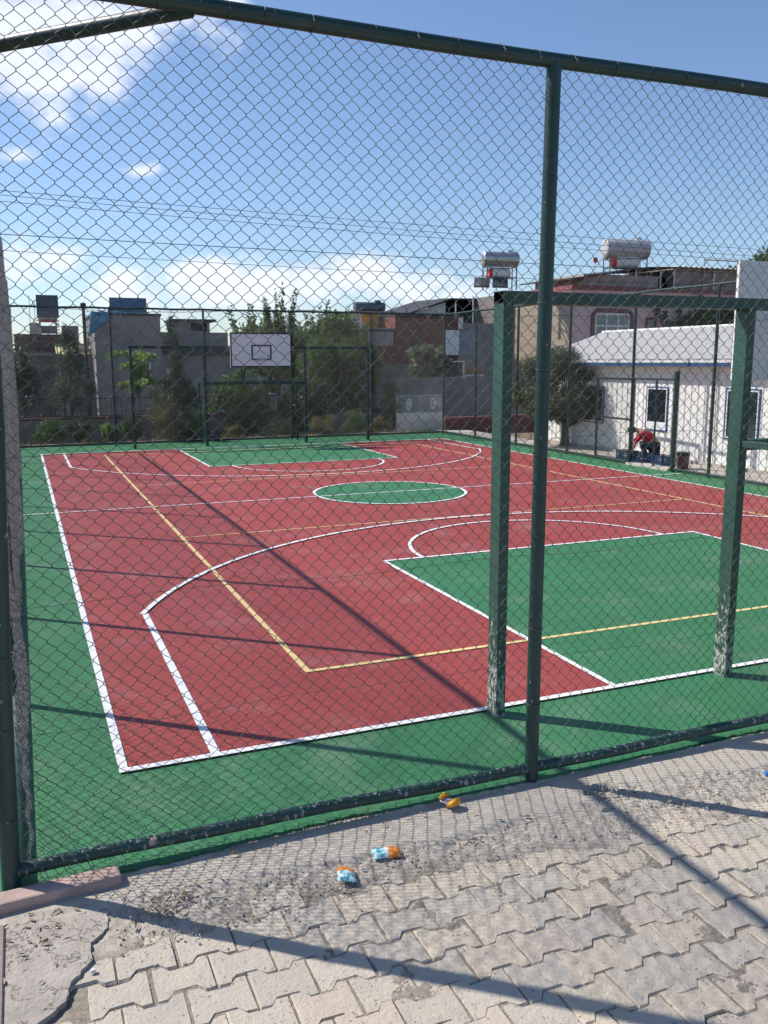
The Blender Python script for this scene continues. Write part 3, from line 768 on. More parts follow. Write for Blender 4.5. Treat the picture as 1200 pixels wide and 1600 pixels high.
def prefab():
    h = empty('prefab_hut', (14.4, 4.0, 0), 0, 'white ribbed prefab hut with pale tiled roof and blue trim right of the court', 'building')
    Ln = 14.2; W = 5.0; zt = 2.34
    m = MB(); ribbed_wall(m, 0, 0, Ln, .12, zt)
    m.box(.03, W, Ln - .02, Ln, .12, zt); m.box(.03, W, 0, .02, .12, zt); m.box(W - .03, W, .02, Ln - .02, .12, zt)
    m.add([(.0, Ln - .01, zt), (W, Ln - .01, zt), (W / 2, Ln - .01, zt + .82)], [(0, 1, 2)]); m.add([(.0, .01, zt), (W, .01, zt), (W / 2, .01, zt + .82)], [(2, 1, 0)])
    m.build('wall', CHALK, h)
    m = MB(); m.box(-.12, W + .1, -.1, Ln + .1, -.1, .12); m.build('plinth', CONCRETE, h)
    # roof: two pitches, pressed tile pattern as real waves
    zr = 3.36; ze = 2.44; ov = .32; ya, yb = -.3, Ln + .28
    ny = 150; nx = 22; V = []; F = []
    for side in (0, 1):
        b = len(V)
        for i in range(nx + 1):
            f = i / nx; x = (-ov + (W / 2 + ov) * f) if side == 0 else (W + ov - (W / 2 + ov) * f); z = ze + (zr - ze) * f
            for j in range(ny + 1):
                y = ya + (yb - ya) * j / ny
                V.append((x, y, z + .012 * math.sin(j * 1.9) + (.010 if i % 2 else -.006)))
        w = ny + 1
        for i in range(nx):
            for j in range(ny):
                q = (b + i * w + j, b + i * w + j + 1, b + (i + 1) * w + j + 1, b + (i + 1) * w + j)
                F.append(q if side else q[::-1])
    m = MB(); m.add(V, F)
    rt_ = NT('pressed_roof'); v = rt_.coord((1, 1, 1)); br = rt_.n('ShaderNodeTexBrick'); rt_.l(v, br.inputs['Vector'])
    br.inputs['Scale'].default_value = 1; br.inputs['Brick Width'].default_value = .3; br.inputs['Row Height'].default_value = .21; br.inputs['Mortar Size'].default_value = .02
    br.inputs['Color1'].default_value = (.46, .45, .45, 1); br.inputs['Color2'].default_value = (.42, .41, .415, 1); br.inputs['Mortar'].default_value = (.30, .29, .30, 1)
    rt_.set(rt_.mix(.5, br.outputs['Color'], rt_.mix(rt_.noise(v, 2, 6), (.37, .36, .36), (.50, .49, .48))), .7, .3)
    rt_.bump(rt_.math('SUBTRACT', rt_.noise(v, 26, 3), br.outputs['Fac']), .7, .02)
    rf_ = m.build('roof', rt_.m, h, False)
    m = MB(); m.tube([(W / 2, ya, zr + .01), (W / 2, yb, zr + .01)], .05, 8); m.build('ridge_cap', WHITESHEET, rf_)
    m = MB(); m.box(-ov - .02, -ov - .002, ya, yb, ze - .10, ze - .015); m.box(-ov, -.005, ya, yb, ze - .075, ze - .055, 1); m.build('fascia', [BLUE, WHITESHEET], rf_)
    m = MB(); m.box(-ov - .03, -ov + .10, ya, yb, ze - .012, ze + .05); m.build('eaves_trim', WHITESHEET, rf_)
    def win(ya, yb, za, zb, glass, nb=1, skirt=False):
        m = MB(); e = .032
        m.box(-.03, .01, ya - e, ya, za - e, zb + e); m.box(-.03, .01, yb, yb + e, za - e, zb + e); m.box(-.028, .01, ya, yb, zb, zb + e); m.box(-.028, .01, ya, yb, za - e, za)
        w = m.build('window', BLUE, h)
        m = MB(); z2 = za + (.16 if skirt else 0)
        m.box(-.020, .008, ya, yb, z2, zb); m.build('pane', glass, w)
        m = MB(); k = .035
        m.box(-.026, .008, ya, ya + k, za, zb); m.box(-.026, .008, yb - k, yb, za, zb); m.box(-.025, .008, ya + k, yb - k, zb - k, zb); m.box(-.025, .008, ya + k, yb - k, za, z2 + k)
        if not skirt: m.box(-.0235, .008, (ya + yb) / 2 - .02, (ya + yb) / 2 + .02, za + k, zb - k)
        m.build('sash', WINDOW_WHITE, w)
    win(8.30, 9.05, .76, 1.80, GLASS, skirt=True)
    win(5.35, 6.30, .74, 1.83, GLASS)
    win(10.9, 11.7, .80, 1.74, GLASS)
    m = MB()
    for y in (6.62, 6.78): m.tube([(-.03, y, .14), (-.03, y, 2.3)], .014, 6)
    m.build('conduit', STEEL, h)
prefab()
m = MB(); m.box(13.28, 14.26, -1, 26, -.07, .055); tag(m.build('pavement', CONCRETE, bevel=.01), kind='structure')
m = MB(); m.box(13.05, 13.275, 10.6, 12.1, -.01, .05); tag(m.build('threshold', CONCRETE, bevel=.008), kind='structure')

# ------------------------------------------------------------------ things by the gate: bins, crates, person
def bin_():
    b = empty('rubbish_bin', (13.37, 10.47, .055), .3, 'small dark red dustbin with black rim beside the gate post', 'bin')
    m = MB(); m.tube([(0, 0, 0), (0, 0, .02), (0, 0, .3), (0, 0, .31)], [.125, .13, .145, .145], 20); m.build('body', plain('bin_red', (.13, .035, .045), .5, .35, 8, .1, 30), b, True, angle=40)
    m = MB(); m.tube([(0, 0, .305), (0, 0, .315), (0, 0, .37), (0, 0, .385)], [.148, .155, .152, .12], 20); m.build('lid', plain('bin_lid', (.03, .03, .032), .5, .2), b, True, angle=40)
bin_()
CR_BLUE = plain('crate_blue', (.012, .035, .10), .45, .25, 6, .1, 30)
def crate():
    c = empty('plastic_crate', (0, 0, 0))
    w, d, hh, t = .24, .17, .20, .012
    m = MB(); m.box(-w, w, -d, d, 0, t)
    for k in range(4):
        z0, z1 = .012 + k * .05, .012 + k * .05 + .032
        m.box(-w, w, -d, -d + t, z0, z1); m.box(-w, w, d - t, d, z0, z1); m.box(-w, -w + t, -d + t, d - t, z0, z1); m.box(w - t, w, -d + t, d - t, z0, z1)
    for sx in (-1, 1):
        for sy in (-1, 1): m.box(sx * w - .02 * (sx > 0) , sx * w + .02 * (sx < 0), sy * d - .02 * (sy > 0), sy * d + .02 * (sy < 0), t, hh)
    m.build('basket', CR_BLUE, c)
    m = MB(); m.box(-w - .008, w + .008, -d - .008, -d + .01, hh, hh + .02); m.box(-w - .008, w + .008, d - .01, d + .008, hh, hh + .02); m.box(-w - .008, -w + .01, -d + .01, d - .01, hh, hh + .02); m.box(w - .01, w + .008, -d + .01, d - .01, hh, hh + .02)
    m.build('rim', CR_BLUE, c)
    return c
c0 = crate(); c0.location = (13.50, 11.30, .055); c0.rotation_euler = (0, 0, 1.45)
tag(c0, 'dark blue plastic crate nearest the bin, right of the crouching person', 'crate', 'blue crates inside the gate')
c1 = dup(c0); c1.location = (13.45, 12.0, .055); c1.rotation_euler = (0, 0, 1.62); c1['label'] = 'middle blue plastic crate, the one in front of the crouching person'
c2 = dup(c0); c2.location = (13.5, 12.62, .055); c2.rotation_euler = (0, 0, 1.5); c2['label'] = 'blue plastic crate farthest left, half hidden by the fence post'

def skin_body(name, chain, parent, mat, levels=2):
    """chain: dict name -> (pos, radius, parent name)"""
    names = list(chain); V = [chain[k][0] for k in names]; E = [(names.index(chain[k][2]), names.index(k)) for k in names if chain[k][2]]
    me = bpy.data.meshes.new(name); me.from_pydata(V, E, []); me.materials.append(mat)
    o = bpy.data.objects.new(name, me); COL.objects.link(o); o.parent = parent
    sk = o.modifiers.new('skin', 'SKIN'); sk.use_smooth_shade = True
    if not me.skin_vertices: me.skin_vertices.new(name='')
    for i, k in enumerate(names):
        r = chain[k][1]; me.skin_vertices[0].data[i].radius = r if isinstance(r, tuple) else (r, r)
        me.skin_vertices[0].data[i].use_root = (i == 0)
    ss = o.modifiers.new('sub', 'SUBSURF'); ss.levels = levels; ss.render_levels = levels
    return o
def person():
    p = empty('person', (13.86, 12.2, .055), R(0), 'person in a red top and dark trousers crouching over the blue crates by the gate', 'person')
    skin = plain('skin', (.36, .20, .14), .6, .05, 5, 0); shirt = plain('red_shirt', (.42, .02, .045), .8, .15, 7, .3, 40); tr = plain('dark_trousers', (.03, .035, .055), .85, .2, 7, .3, 40); hair = plain('dark_hair', (.012, .01, .01), .6, .2, 20, .4, 120); shoe = plain('pale_shoe', (.35, .35, .34), .6, .1)
    # crouched, facing -x (towards the crates) and slightly to +y; head bent down and forward
    b = {'pelvis': ((0.10, -.12, .30), (.125, .14), None), 'waist': ((.04, -.08, .44), (.115, .13), 'pelvis'), 'chest': ((-.10, .04, .60), (.13, .15), 'waist'), 'upper': ((-.19, .12, .69), (.10, .12), 'chest'),
         'neck': ((-.26, .18, .735), .05, 'upper'), 'head0': ((-.315, .225, .74), .078, 'neck'), 'head1': ((-.40, .29, .715), .085, 'head0'), 'crown': ((-.44, .32, .70), .062, 'head1')}
    for s, sx, sy in (('l', -.11, -.15), ('r', .11, .15)):
        b['sh' + s] = ((-.17 + sx, .10 + sy, .66), .062, 'upper'); b['el' + s] = ((-.32 + sx * .9, .20 + sy, .44), .042, 'sh' + s); b['wr' + s] = ((-.44 + sx * .5, .20 + sy * .8, .24), .028, 'el' + s); b['hand' + s] = ((-.47 + sx * .5, .20 + sy * .8, .17), (.035, .018), 'wr' + s)
        for q, (dx, dy, l) in enumerate(((-.025, -.02, .075), (-.01, -.007, .09), (.004, .007, .085), (.018, .02, .07))):
            b[f'f{s}{q}'] = ((-.475 + sx * .5 + dx * .6 - .012, .20 + sy * .8 + dy * 1.3, .17 - l * .6), .0085, 'hand' + s); b[f'g{s}{q}'] = ((-.470 + sx * .5 + dx * .6, .20 + sy * .8 + dy * 1.4, .17 - l), .007, f'f{s}{q}')
        b['th' + s] = ((-.455 + sx * .5, .20 + sy * .8 - .03, .14), .009, 'hand' + s)
        b['hip' + s] = ((.08 + sx * .9, -.08 + sy * .7, .30), .098, 'pelvis'); b['kn' + s] = ((-.24 + sx, .08 + sy, .42), .065, 'hip' + s); b['an' + s] = ((-.10 + sx, -.02 + sy, .09), .04, 'kn' + s); b['toe' + s] = ((-.26 + sx, .04 + sy, .035), (.04, .028), 'an' + s)
    body = skin_body('body', b, p, skin)
    g = 1.14
    def sub(keys, k=1.13, remap=None): return {a: (b[a][0], tuple(x * k for x in b[a][1]) if isinstance(b[a][1], tuple) else b[a][1] * k, (b[a][2] if b[a][2] in keys else None)) for a in keys}
    skin_body('shirt', sub(['waist', 'chest', 'upper', 'shl', 'ell', 'shr', 'elr'], 1.16), p, shirt)
    skin_body('trousers', sub(['pelvis', 'hipl', 'knl', 'anl', 'hipr', 'knr', 'anr'], 1.17), p, tr)
    for s in 'lr':
        a, t = Vector(b['an' + s][0]), Vector(b['toe' + s][0]); d = t - a
        m = MB(); m.tube([a - d * .25 + Vector((0, 0, -.045)), a + d * .2 + Vector((0, 0, -.03)), t, t + d * .15], [.035, .052, .045, .025], 10); m.build('shoe', shoe, p, True)
    m = MB()
    hd = Vector((-.40, .29, .715)); back = Vector((.02, -.02, .028))
    bm = bmesh.new(); bmesh.ops.create_uvsphere(bm, u_segments=16, v_segments=10, radius=.098)
    for v in bm.verts: v.co = hd + back + Vector((v.co.x * 1.12, v.co.y * 1.05, v.co.z * .92))
    me = bpy.data.meshes.new('hair'); bm.to_mesh(me); bm.free(); me.materials.append(hair)
    for q in me.polygons: q.use_smooth = True
    o = bpy.data.objects.new('hair', me); COL.objects.link(o); o.parent = p
person()

# ------------------------------------------------------------------ litter on the apron
def packet(x, y, rz, label, w=.052, l=.036, h=.018, tilt=(0, 0), open_=False, seed=0):
    t = NT('packet_foil'); v = t.coord(); s = t.n('ShaderNodeSeparateXYZ'); t.l(v, s.inputs[0])
    wob = t.math('MULTIPLY', t.math('SUBTRACT', t.noise(v, 60, 3), .5), .02)
    k = t.ramp(t.math('ADD', s.outputs['X'], wob), .003, .007)
    blue = t.mix(t.ramp(t.noise(v, 55, 3), .46, .54), (.62, .78, .80), (.10, .42, .52))
    org = t.mix(t.ramp(t.noise(v, 48, 3), .55, .62), (.80, .22, .03), (.85, .45, .12))
    c = t.mix(k, blue, org) if not open_ else t.mix(t.ramp(t.noise(v, 22, 2), .45, .5), (.85, .33, .02), (.80, .52, .10))
    # pale oval badge at the seam
    d = t.n('ShaderNodeVectorMath', operation='DISTANCE'); t.l(v, d.inputs[0]); d.inputs[1].default_value = (.001, 0, h * .7)
    c = t.mix(t.ramp(d.outputs['Value'], .012, .0105), c, (.80, .72, .66)) if not open_ else c
    t.set(c, .35, .5); t.bump(t.noise(v, 70, 4), .5, .004)
    r = random.Random(seed); nx, ny = 16, 12; V = []; F = []
    for side in (1, -1):
        for i in range(nx + 1):
            for j in range(ny + 1):
                u, q = i / nx * 2 - 1, j / ny * 2 - 1
                th = h * (1 - abs(u) ** 3) ** .6 * (1 - abs(q) ** 3) ** .6 if abs(u) < 1 and abs(q) < 1 else 0
                crease = .0022 * math.sin(u * 9 + q * 5 + seed) * math.sin(q * 7 + seed)
                V.append((u * w + .003 * math.sin(q * 5 + seed), q * l * (1 + .08 * math.sin(u * 6)), (th * .62 + crease) if side > 0 else -th * .32 + crease * .3))
        b = 0 if side > 0 else (nx + 1) * (ny + 1)
        for i in range(nx):
            for j in range(ny):
                a = b + i * (ny + 1) + j; f = (a, a + ny + 1, a + ny + 2, a + 1); F.append(f if side > 0 else f[::-1])
    m = MB(); m.add(V, F); o = m.build('crumpled_packet', t.m, None, True)
    o.location = (x, y, .004); o.rotation_euler = (tilt[0], tilt[1], rz); tag(o, label, 'litter', 'crumpled packets dropped on the apron')
    return o
packet(.885, -1.555, R(75), 'crumpled packet on the ground, orange above pale blue, lowest in the picture', .058, .045, .030, (R(12), 0), seed=1)
packet(1.14, -1.455, R(-12), 'crumpled pale blue and orange packet lying on its side between two others', .072, .040, .036, (R(6), 0), seed=2)
def ringpack():
    o = empty('crumpled_packet', (1.665, -1.135, .01), R(20), 'torn orange packet with grey middle tucked under the bottom rail', 'litter', 'crumpled packets dropped on the apron')
    oc = plain('packet_orange', (.80, .33, .03), .4, .3, 40, .3, 80); gc = plain('packet_lining', (.28, .26, .30), .35, .2, 40, .3, 80)
    m = MB(); m.tube([(-.045, -.012, .004), (-.03, -.03, .016), (0, -.036, .02), (.03, -.03, .016), (.045, -.01, .006)], [.006, .018, .021, .018, .006], 10); m.build('lower_fold', oc, o, True)
    m = MB(); m.tube([(-.035, .05, .02), (0, .058, .03), (.035, .05, .02)], [.008, .016, .008], 8); m.build('upper_fold', oc, o, True)
    m = MB(); V = []
    for i in range(7):
        for j in range(7):
            u, q = i / 6 * 2 - 1, j / 6 * 2 - 1; V.append((u * .04, .012 + q * .04, .010 + .006 * math.sin(u * 4 + q * 3) + q * .008))
    m.add(V, [(i * 7 + j, (i + 1) * 7 + j, (i + 1) * 7 + j + 1, i * 7 + j + 1) for i in range(6) for j in range(6)]); l_ = m.build('lining', gc, o, True)
    sm = l_.modifiers.new('thick', 'SOLIDIFY'); sm.thickness = .002
ringpack()
m = MB(); m.tube([(0, 0, 0), (0, 0, .012), (0, 0, .014)], [.015, .0145, .012], 16); o = m.build('bottle_cap', plain('cap_blue', (.05, .25, .62), .4, .1), None, True, angle=40)
o.location = (3.62, -1.52, -.012); o.rotation_euler = (.3, .2, 0); tag(o, 'small blue plastic bottle cap lying in the grit at the right', 'bottle cap')
for i, (x, y, s, lab) in enumerate(((2.44, -1.50, .022, 'fist sized lump of mortar by the broken hole in the apron'), (-.315, -1.79, .010, 'white stone chip lying on the crack of the concrete patch'))):
    m = MB(); r = random.Random(i)
    m.add([(x_ * s * r.uniform(1, 1.7), y_ * s * r.uniform(.9, 1.5), z_ * s * r.uniform(.7, 1.1)) for x_, y_, z_ in ((-1, -.6, -.8), (1, -.8, -.7), (.9, 1, -.8), (-.8, .9, -.6), (-.6, -.6, .7), (.7, -.5, .8), (.6, .7, .6), (-.6, .6, .8))],
          [(3, 2, 1, 0), (4, 5, 6, 7), (0, 1, 5, 4), (1, 2, 6, 5), (2, 3, 7, 6), (3, 0, 4, 7)])
    o = m.build('stone', STONE if i == 0 else WHITESHEET, bevel=s * .3); o.location = (x, y, -.004); tag(o, lab, 'stone')

# ------------------------------------------------------------------ vegetation
def leaves(name, centers, radii, n, size, mat, parent, seed, up=.0, aspect=.45, droop=0.):
    """many small bent leaf blades around clump centres"""
    rg = np.random.default_rng(seed); C = np.array(centers); Rd = np.array(radii)
    if Rd.ndim == 1: Rd = np.stack([Rd, Rd, Rd * .8], 1)
    w = (Rd.prod(1) ** .6); pick = rg.choice(len(C), n, p=w / w.sum())
    d = rg.normal(0, 1, (n, 3)); d /= np.linalg.norm(d, axis=1)[:, None]; rr = rg.random(n) ** .45
    P = C[pick] + d * rr[:, None] * Rd[pick]
    a = rg.normal(0, 1, (n, 3)); a[:, 2] += up; a[:, 2] -= droop; a /= np.linalg.norm(a, axis=1)[:, None]
    b = np.cross(a, rg.normal(0, 1, (n, 3))); b /= np.linalg.norm(b, axis=1)[:, None]; c = np.cross(a, b)
    s = size * rg.uniform(.6, 1.35, n)[:, None]
    v0 = P; v1 = P + a * s * .5 + b * s * aspect * .5 + c * s * .08; v2 = P + a * s; v3 = P + a * s * .5 - b * s * aspect * .5 + c * s * .08
    V = np.stack([v0, v1, v2, v3], 1).reshape(-1, 3); F = np.arange(4 * n).reshape(-1, 4)
    return np_mesh(name, V, F, mat, parent)

def tree(name, x, y, label, cat='tree', crown='round', z0=.8, z1=3.5, rx=1., ry=None, n=5000, leaf=.11, mat=None, trunk_r=.07, seed=1, stems=1, group=None, lean=0., core=0, aspect=.45):
    rg = random.Random(seed); ry = ry or rx; gz = ground_z(x, y); t = empty(name, (x, y, gz), 0, label, cat, group)
    z0 -= gz; z1 -= gz; zc = (z0 + z1) / 2; hz = (z1 - z0) / 2
    C = []; Rd = []
    if crown == 'round':
        for i in range(34):
            while True:
                u = [rg.uniform(-1, 1) for _ in range(3)]
                if sum(k * k for k in u) < 1: break
            C.append((u[0] * rx * .82 + lean * u[2], u[1] * ry * .82, zc + u[2] * hz * .82)); k = rg.uniform(.16, .36); Rd.append((k * rx, k * ry, k * hz * .9))
    elif crown == 'cone':
        for i in range(44):
            f = rg.random() ** 1.25; a = rg.uniform(0, 6.28); w = (1 - f) ** .75 * rg.uniform(.3, .95) * (1 if f > .08 else .8)
            C.append((math.cos(a) * rx * w, math.sin(a) * ry * w, z0 + (z1 - z0) * (.04 + .92 * f))); k = rg.uniform(.14, .24) * (1.15 - f * .75); Rd.append((k * rx * 1.2, k * ry * 1.2, hz * .20))
    elif crown == 'shoots':
        for i in range(16):
            a = rg.uniform(0, 6.28); w = rg.uniform(0, .8); C.append((math.cos(a) * rx * w, math.sin(a) * ry * w, z0 + (z1 - z0) * rg.uniform(.1, .55))); Rd.append((.34 * rx, .34 * ry, .26 * hz * 2 * .6))
        for i in range(26):
            a = rg.uniform(0, 6.28); w = rg.uniform(.1, 1); bx, by = math.cos(a) * rx * w, math.sin(a) * ry * w; zt = z1 - rg.random() ** 1.5 * hz * .8 - w * hz * .35; zb = z0 + (z1 - z0) * .45
            for k in range(6):
                f = k / 5; C.append((bx * (1 + .18 * f), by * (1 + .18 * f), zb + (zt - zb) * f)); Rd.append((.09 * (1.3 - f), .09 * (1.3 - f), max(.05, (zt - zb) * .14)))
    elif crown == 'fronds':
        for i in range(9):
            a = rg.uniform(0, 6.28) if i else 0; zb = z0 + (z1 - z0) * rg.uniform(.15, .9); ln = rx * rg.uniform(.6, 1.1)
            for k in range(6):
                f = (k + .5) / 6; C.append((math.cos(a) * ln * f, math.sin(a) * ln * f, zb + .18 * math.sin(f * 2.2) - .12 * f)); Rd.append((.13, .13, .06))
        for i in range(6): C.append((rg.uniform(-.2, .2), rg.uniform(-.2, .2), z0 + (z1 - z0) * rg.uniform(.2, .9))); Rd.append((.22, .22, .2))
    m = MB(); hh = z0 + (z1 - z0) * (.75 if crown != 'round' else .45)
    for s_ in range(stems):
        ox, oy = (rg.uniform(-.12, .12), rg.uniform(-.12, .12)) if stems > 1 else (0, 0)
        pts = [(ox * (1 + 2 * k / 5) + rg.uniform(-.03, .03), oy * (1 + 2 * k / 5) + rg.uniform(-.03, .03), -.05 + (hh + .05) * k / 5) for k in range(6)]
        m.tube(pts, [trunk_r * (1.25 - .14 * k) if k == 0 else trunk_r * (1 - .14 * k) for k in range(6)], 8)
        step = max(1, len(C) // 12)
        for c_ in C[s_::step]:
            k = rg.randint(2, 4); p0 = Vector(pts[k]); p1 = Vector(c_); mid = (p0 + p1) / 2 + Vector((0, 0, -.06 * (p1 - p0).length)); m.tube([p0, mid, p1], [trunk_r * .4, trunk_r * .25, trunk_r * .1], 5)
    m.build('trunk', BARK, t, True)
    leaves('crown', C, Rd, n, leaf, mat or LEAF_A, t, seed, .2, aspect)
    return t

tree('tree', -.3, 29, 'dark bushy tree at the far left edge behind the court corner', crown='shoots', z0=.5, z1=3.7, rx=.6, n=3000, leaf=.13, mat=LEAF_C, seed=2)
tree('conifer_tree', 1.15, 26, 'soft grey green conifer below the red striped tank stand', crown='cone', z0=.9, z1=3.75, rx=.95, n=8000, leaf=.10, mat=LEAF_C, seed=3, aspect=.25)
tree('young_tree', 3.15, 24.3, 'thin young tree with layered light green fronds left of the goal', crown='fronds', z0=1.2, z1=2.9, rx=1.1, n=3600, leaf=.13, mat=LEAF_B, trunk_r=.025, seed=4)
tree('conifer_tree', 4.35, 25, 'narrow dark cone shaped conifer behind the left goal post', crown='cone', z0=.7, z1=3.9, rx=.95, n=15000, leaf=.10, mat=LEAF_C, seed=5, aspect=.25)
tree('tree', 9.1, 29, 'tree with tall upright shoots rising above the basketball board', crown='shoots', z0=1.6, z1=5.3, rx=1.7, n=17000, leaf=.16, mat=LEAF_G, trunk_r=.11, seed=6, stems=3)
tree('tree', 10.8, 26.4, 'large spreading tree right of the basketball board', crown='round', z0=.2, z1=4.3, rx=1.7, n=24000, leaf=.14, mat=LEAF_G, trunk_r=.1, seed=7, stems=3)
tree('tree', 10.4, 27.2, 'mid green tree with pointed tips above the right goal corner', crown='shoots', z0=1.8, z1=4.75, rx=1.7, n=14000, leaf=.14, mat=LEAF_A, trunk_r=.08, seed=8, stems=2)
tree('shrub', 7.0, 25.6, 'loose green shrub under the basketball board', 'shrub', crown='round', z0=-.3, z1=2.5, rx=1.4, ry=.9, n=11000, leaf=.12, mat=LEAF_A, trunk_r=.04, seed=9, stems=3)
tree('shrub', 9.0, 25.0, 'dense near black shrub behind the right half of the goal', 'shrub', crown='round', z0=-.3, z1=2.1, rx=1.15, ry=.8, n=13000, leaf=.11, mat=LEAF_F, trunk_r=.04, seed=10, stems=3)
tree('fruit_tree', 15.1, 27.6, 'small tree with big pale leaves above the grey block wall', crown='round', z0=1.3, z1=3.3, rx=.95, n=1500, leaf=.20, mat=LEAF_D, trunk_r=.05, seed=11, aspect=.6)
tree('olive_tree', 13.95, 16.2, 'grey green olive tree just outside the right fence before the white hut', crown='round', z0=.5, z1=2.9, rx=1.7, ry=1.6, n=42000, leaf=.085, mat=LEAF_D, trunk_r=.10, seed=12, stems=2, aspect=.3)
tree('shrub', 12.2, 24.4, 'yellow green bush beside the ornamental railing panel', 'shrub', crown='round', z0=-.2, z1=2.4, rx=.7, n=2600, leaf=.10, mat=LEAF_A, trunk_r=.03, seed=13)
tree('tree', 52.5, 45, 'broad dark tree top rising behind the hut at the right edge', crown='round', z0=5.2, z1=10.5, rx=4.6, n=16000, leaf=.34, mat=LEAF_A, trunk_r=.3, seed=14)
# low planting along the far fence
bush = [(.3, 23.3, .55, .9, LEAF_A, 'low green bush at the left end of the far planting'), (1.2, 23.2, .5, .8, LEAF_F, 'dark low bush second from the left end of the far planting'),
        (2.05, 23.0, .32, .75, LEAF_B, 'small upright pale bush below the young tree'), (2.75, 23.2, .34, .85, LEAF_A, 'green bush just right of the second far fence post'),
        (3.7, 23.0, .55, 1.75, LEAF_E, 'tall yellowish creeper bush left of the goal posts'), (4.7, 23.4, .5, 1.1, LEAF_A, 'green bush seen through the left part of the goal'),
        (5.9, 23.1, .45, .5, LEAF_E, 'dry low weeds below the board'), (7.6, 23.2, .6, .65, LEAF_F, 'dark low bush inside the goal mouth'),
        (9.0, 23.0, .55, .8, LEAF_E, 'yellowing bush right of the inner goal post'), (10.2, 23.2, .6, .9, LEAF_A, 'green bush in front of the large dark tree'), (11.3, 23.4, .4, .6, LEAF_E, 'small dry bush near the right outer goal post')]
for i, (x, y, r_, h_, mt, lb) in enumerate(bush):
    tree('bush', x, y, lb, 'bush', crown='round' if i != 4 else 'shoots', z0=-.12, z1=h_, rx=r_, ry=r_ * .8, n=2600, leaf=.065, mat=mt, trunk_r=.012, seed=30 + i, stems=3, group='bushes along the far fence')
# weeds along the far kerb
leaves_o = leaves('weeds', [(x, 22.75 + .12 * math.sin(x * 3), .0) for x in np.arange(-.5, 13, .3)], [(.22, .15, .12)] * 45, 5000, .07, LEAF_E, None, 77, .8)
tag(leaves_o, 'dry grass and weeds along the foot of the far fence', 'weeds', kind='stuff')
# climbing plant on the pink house
cp = empty('climbing_plant', (32, 31.85, ground_z(32, 32)), 0, 'leafy green climber covering the right side of the pink house', 'climbing plant')
gz = ground_z(32, 32)
leaves('foliage', [(x - 32 + .1 * math.sin(i), -.15, z - gz) for i, (x, z) in enumerate([(31.5, 4.2), (32.2, 4.5), (33, 4.7), (33.8, 5.0), (34.6, 5.2), (35.3, 5.2), (31.9, 3.7), (32.8, 4.0), (33.8, 4.2), (34.8, 4.4), (30.4, 4.6), (30.8, 4.0), (29.9, 5.1), (33, 3.2), (34.5, 3.4), (31.2, 5.1), (32.6, 5.5), (31.8, 3.0)])],
       [(.7, .22, .55)] * 10 + [(.12, .1, .5)] * 3 + [(.8, .2, .6)] * 2 + [(.15, .1, .45), (.2, .1, .4), (.5, .2, .5)], 9000, .16, LEAF_A, cp, 51)
m = MB()
for (xa, za, xb, zb) in ((31.5, 0, 29.9, 5.4), (32, 0, 31.2, 5.3), (32.5, 0, 33.4, 4.9), (33, 0, 35, 5.2)): m.tube([(xa - 32, -.03, za), ((xa + xb) / 2 - 32 + .2, -.05, (za + zb) / 2 - gz), (xb - 32, -.05, zb - gz)], [.05, .035, .015], 6)
m.build('stem', BARK, cp, True)

# ------------------------------------------------------------------ garden walls and fences behind the court
def wall_thing(name, x0, x1, y0, y1, z0, z1, mat, label, cat='wall', cap=None):
    o = empty(name, ((x0 + x1) / 2, (y0 + y1) / 2, z0), 0, label, cat); a, b = (x1 - x0) / 2, (y1 - y0) / 2
    m = MB(); m.box(-a, a, -b, b, 0, z1 - z0); m.build('wall', mat, o)
    if cap: m = MB(); m.box(-a - .02, a + .02, -b - .03, b + .03, z1 - z0 + .002, z1 - z0 + .06); m.build('coping', cap, o, bevel=.01)
    return o
gw = wall_thing('garden_wall', -6, 12.1, 25.4, 25.6, -.85, .62, DARKBLOCK, 'low dark wall with iron railing behind the far planting', cap=plain('maroon_cap', (.10, .045, .045), .85, .2))
m = MB()
for z in (.70, 1.27): m.box(-9.05, 9.05, -.015, .015, z + .85, z + .88)
x = -9.0
while x < 9.0: m.box(x - .008, x + .008, -.008, .008, 1.55, 2.12); x += .16
m.build('railing', DARKMETAL, gw)
for i in range(9): 
    m = MB(); xx = -8.6 + i * 2.15; m.box(xx - .025, xx + .025, -.025, .025, 1.535, 2.2); m.build('railing_post', DARKMETAL, gw)
m = MB(); m.box(-.9, 12.1, 22.62, 22.72, -.09, .06); tag(m.build('kerb', TERRA, bevel=.01), kind='structure')
wall_thing('block_wall', 12.15, 19.5, 26.0, 26.2, -.85, 1.84, GREYBLOCK, 'bare grey block wall at the far right corner of the court', cap=None)
wall_thing('low_red_wall', 13.50, 15.5, 22.85, 23.0, -.3, .45, REDWALL, 'low dark red painted wall behind the far right corner post', cap=PINKTRIM)
wall_thing('low_red_wall', 15.52, 19.0, 22.6, 22.75, -.3, .48, REDWALL, 'low dark red wall section continuing behind the big goal post', cap=PINKTRIM)

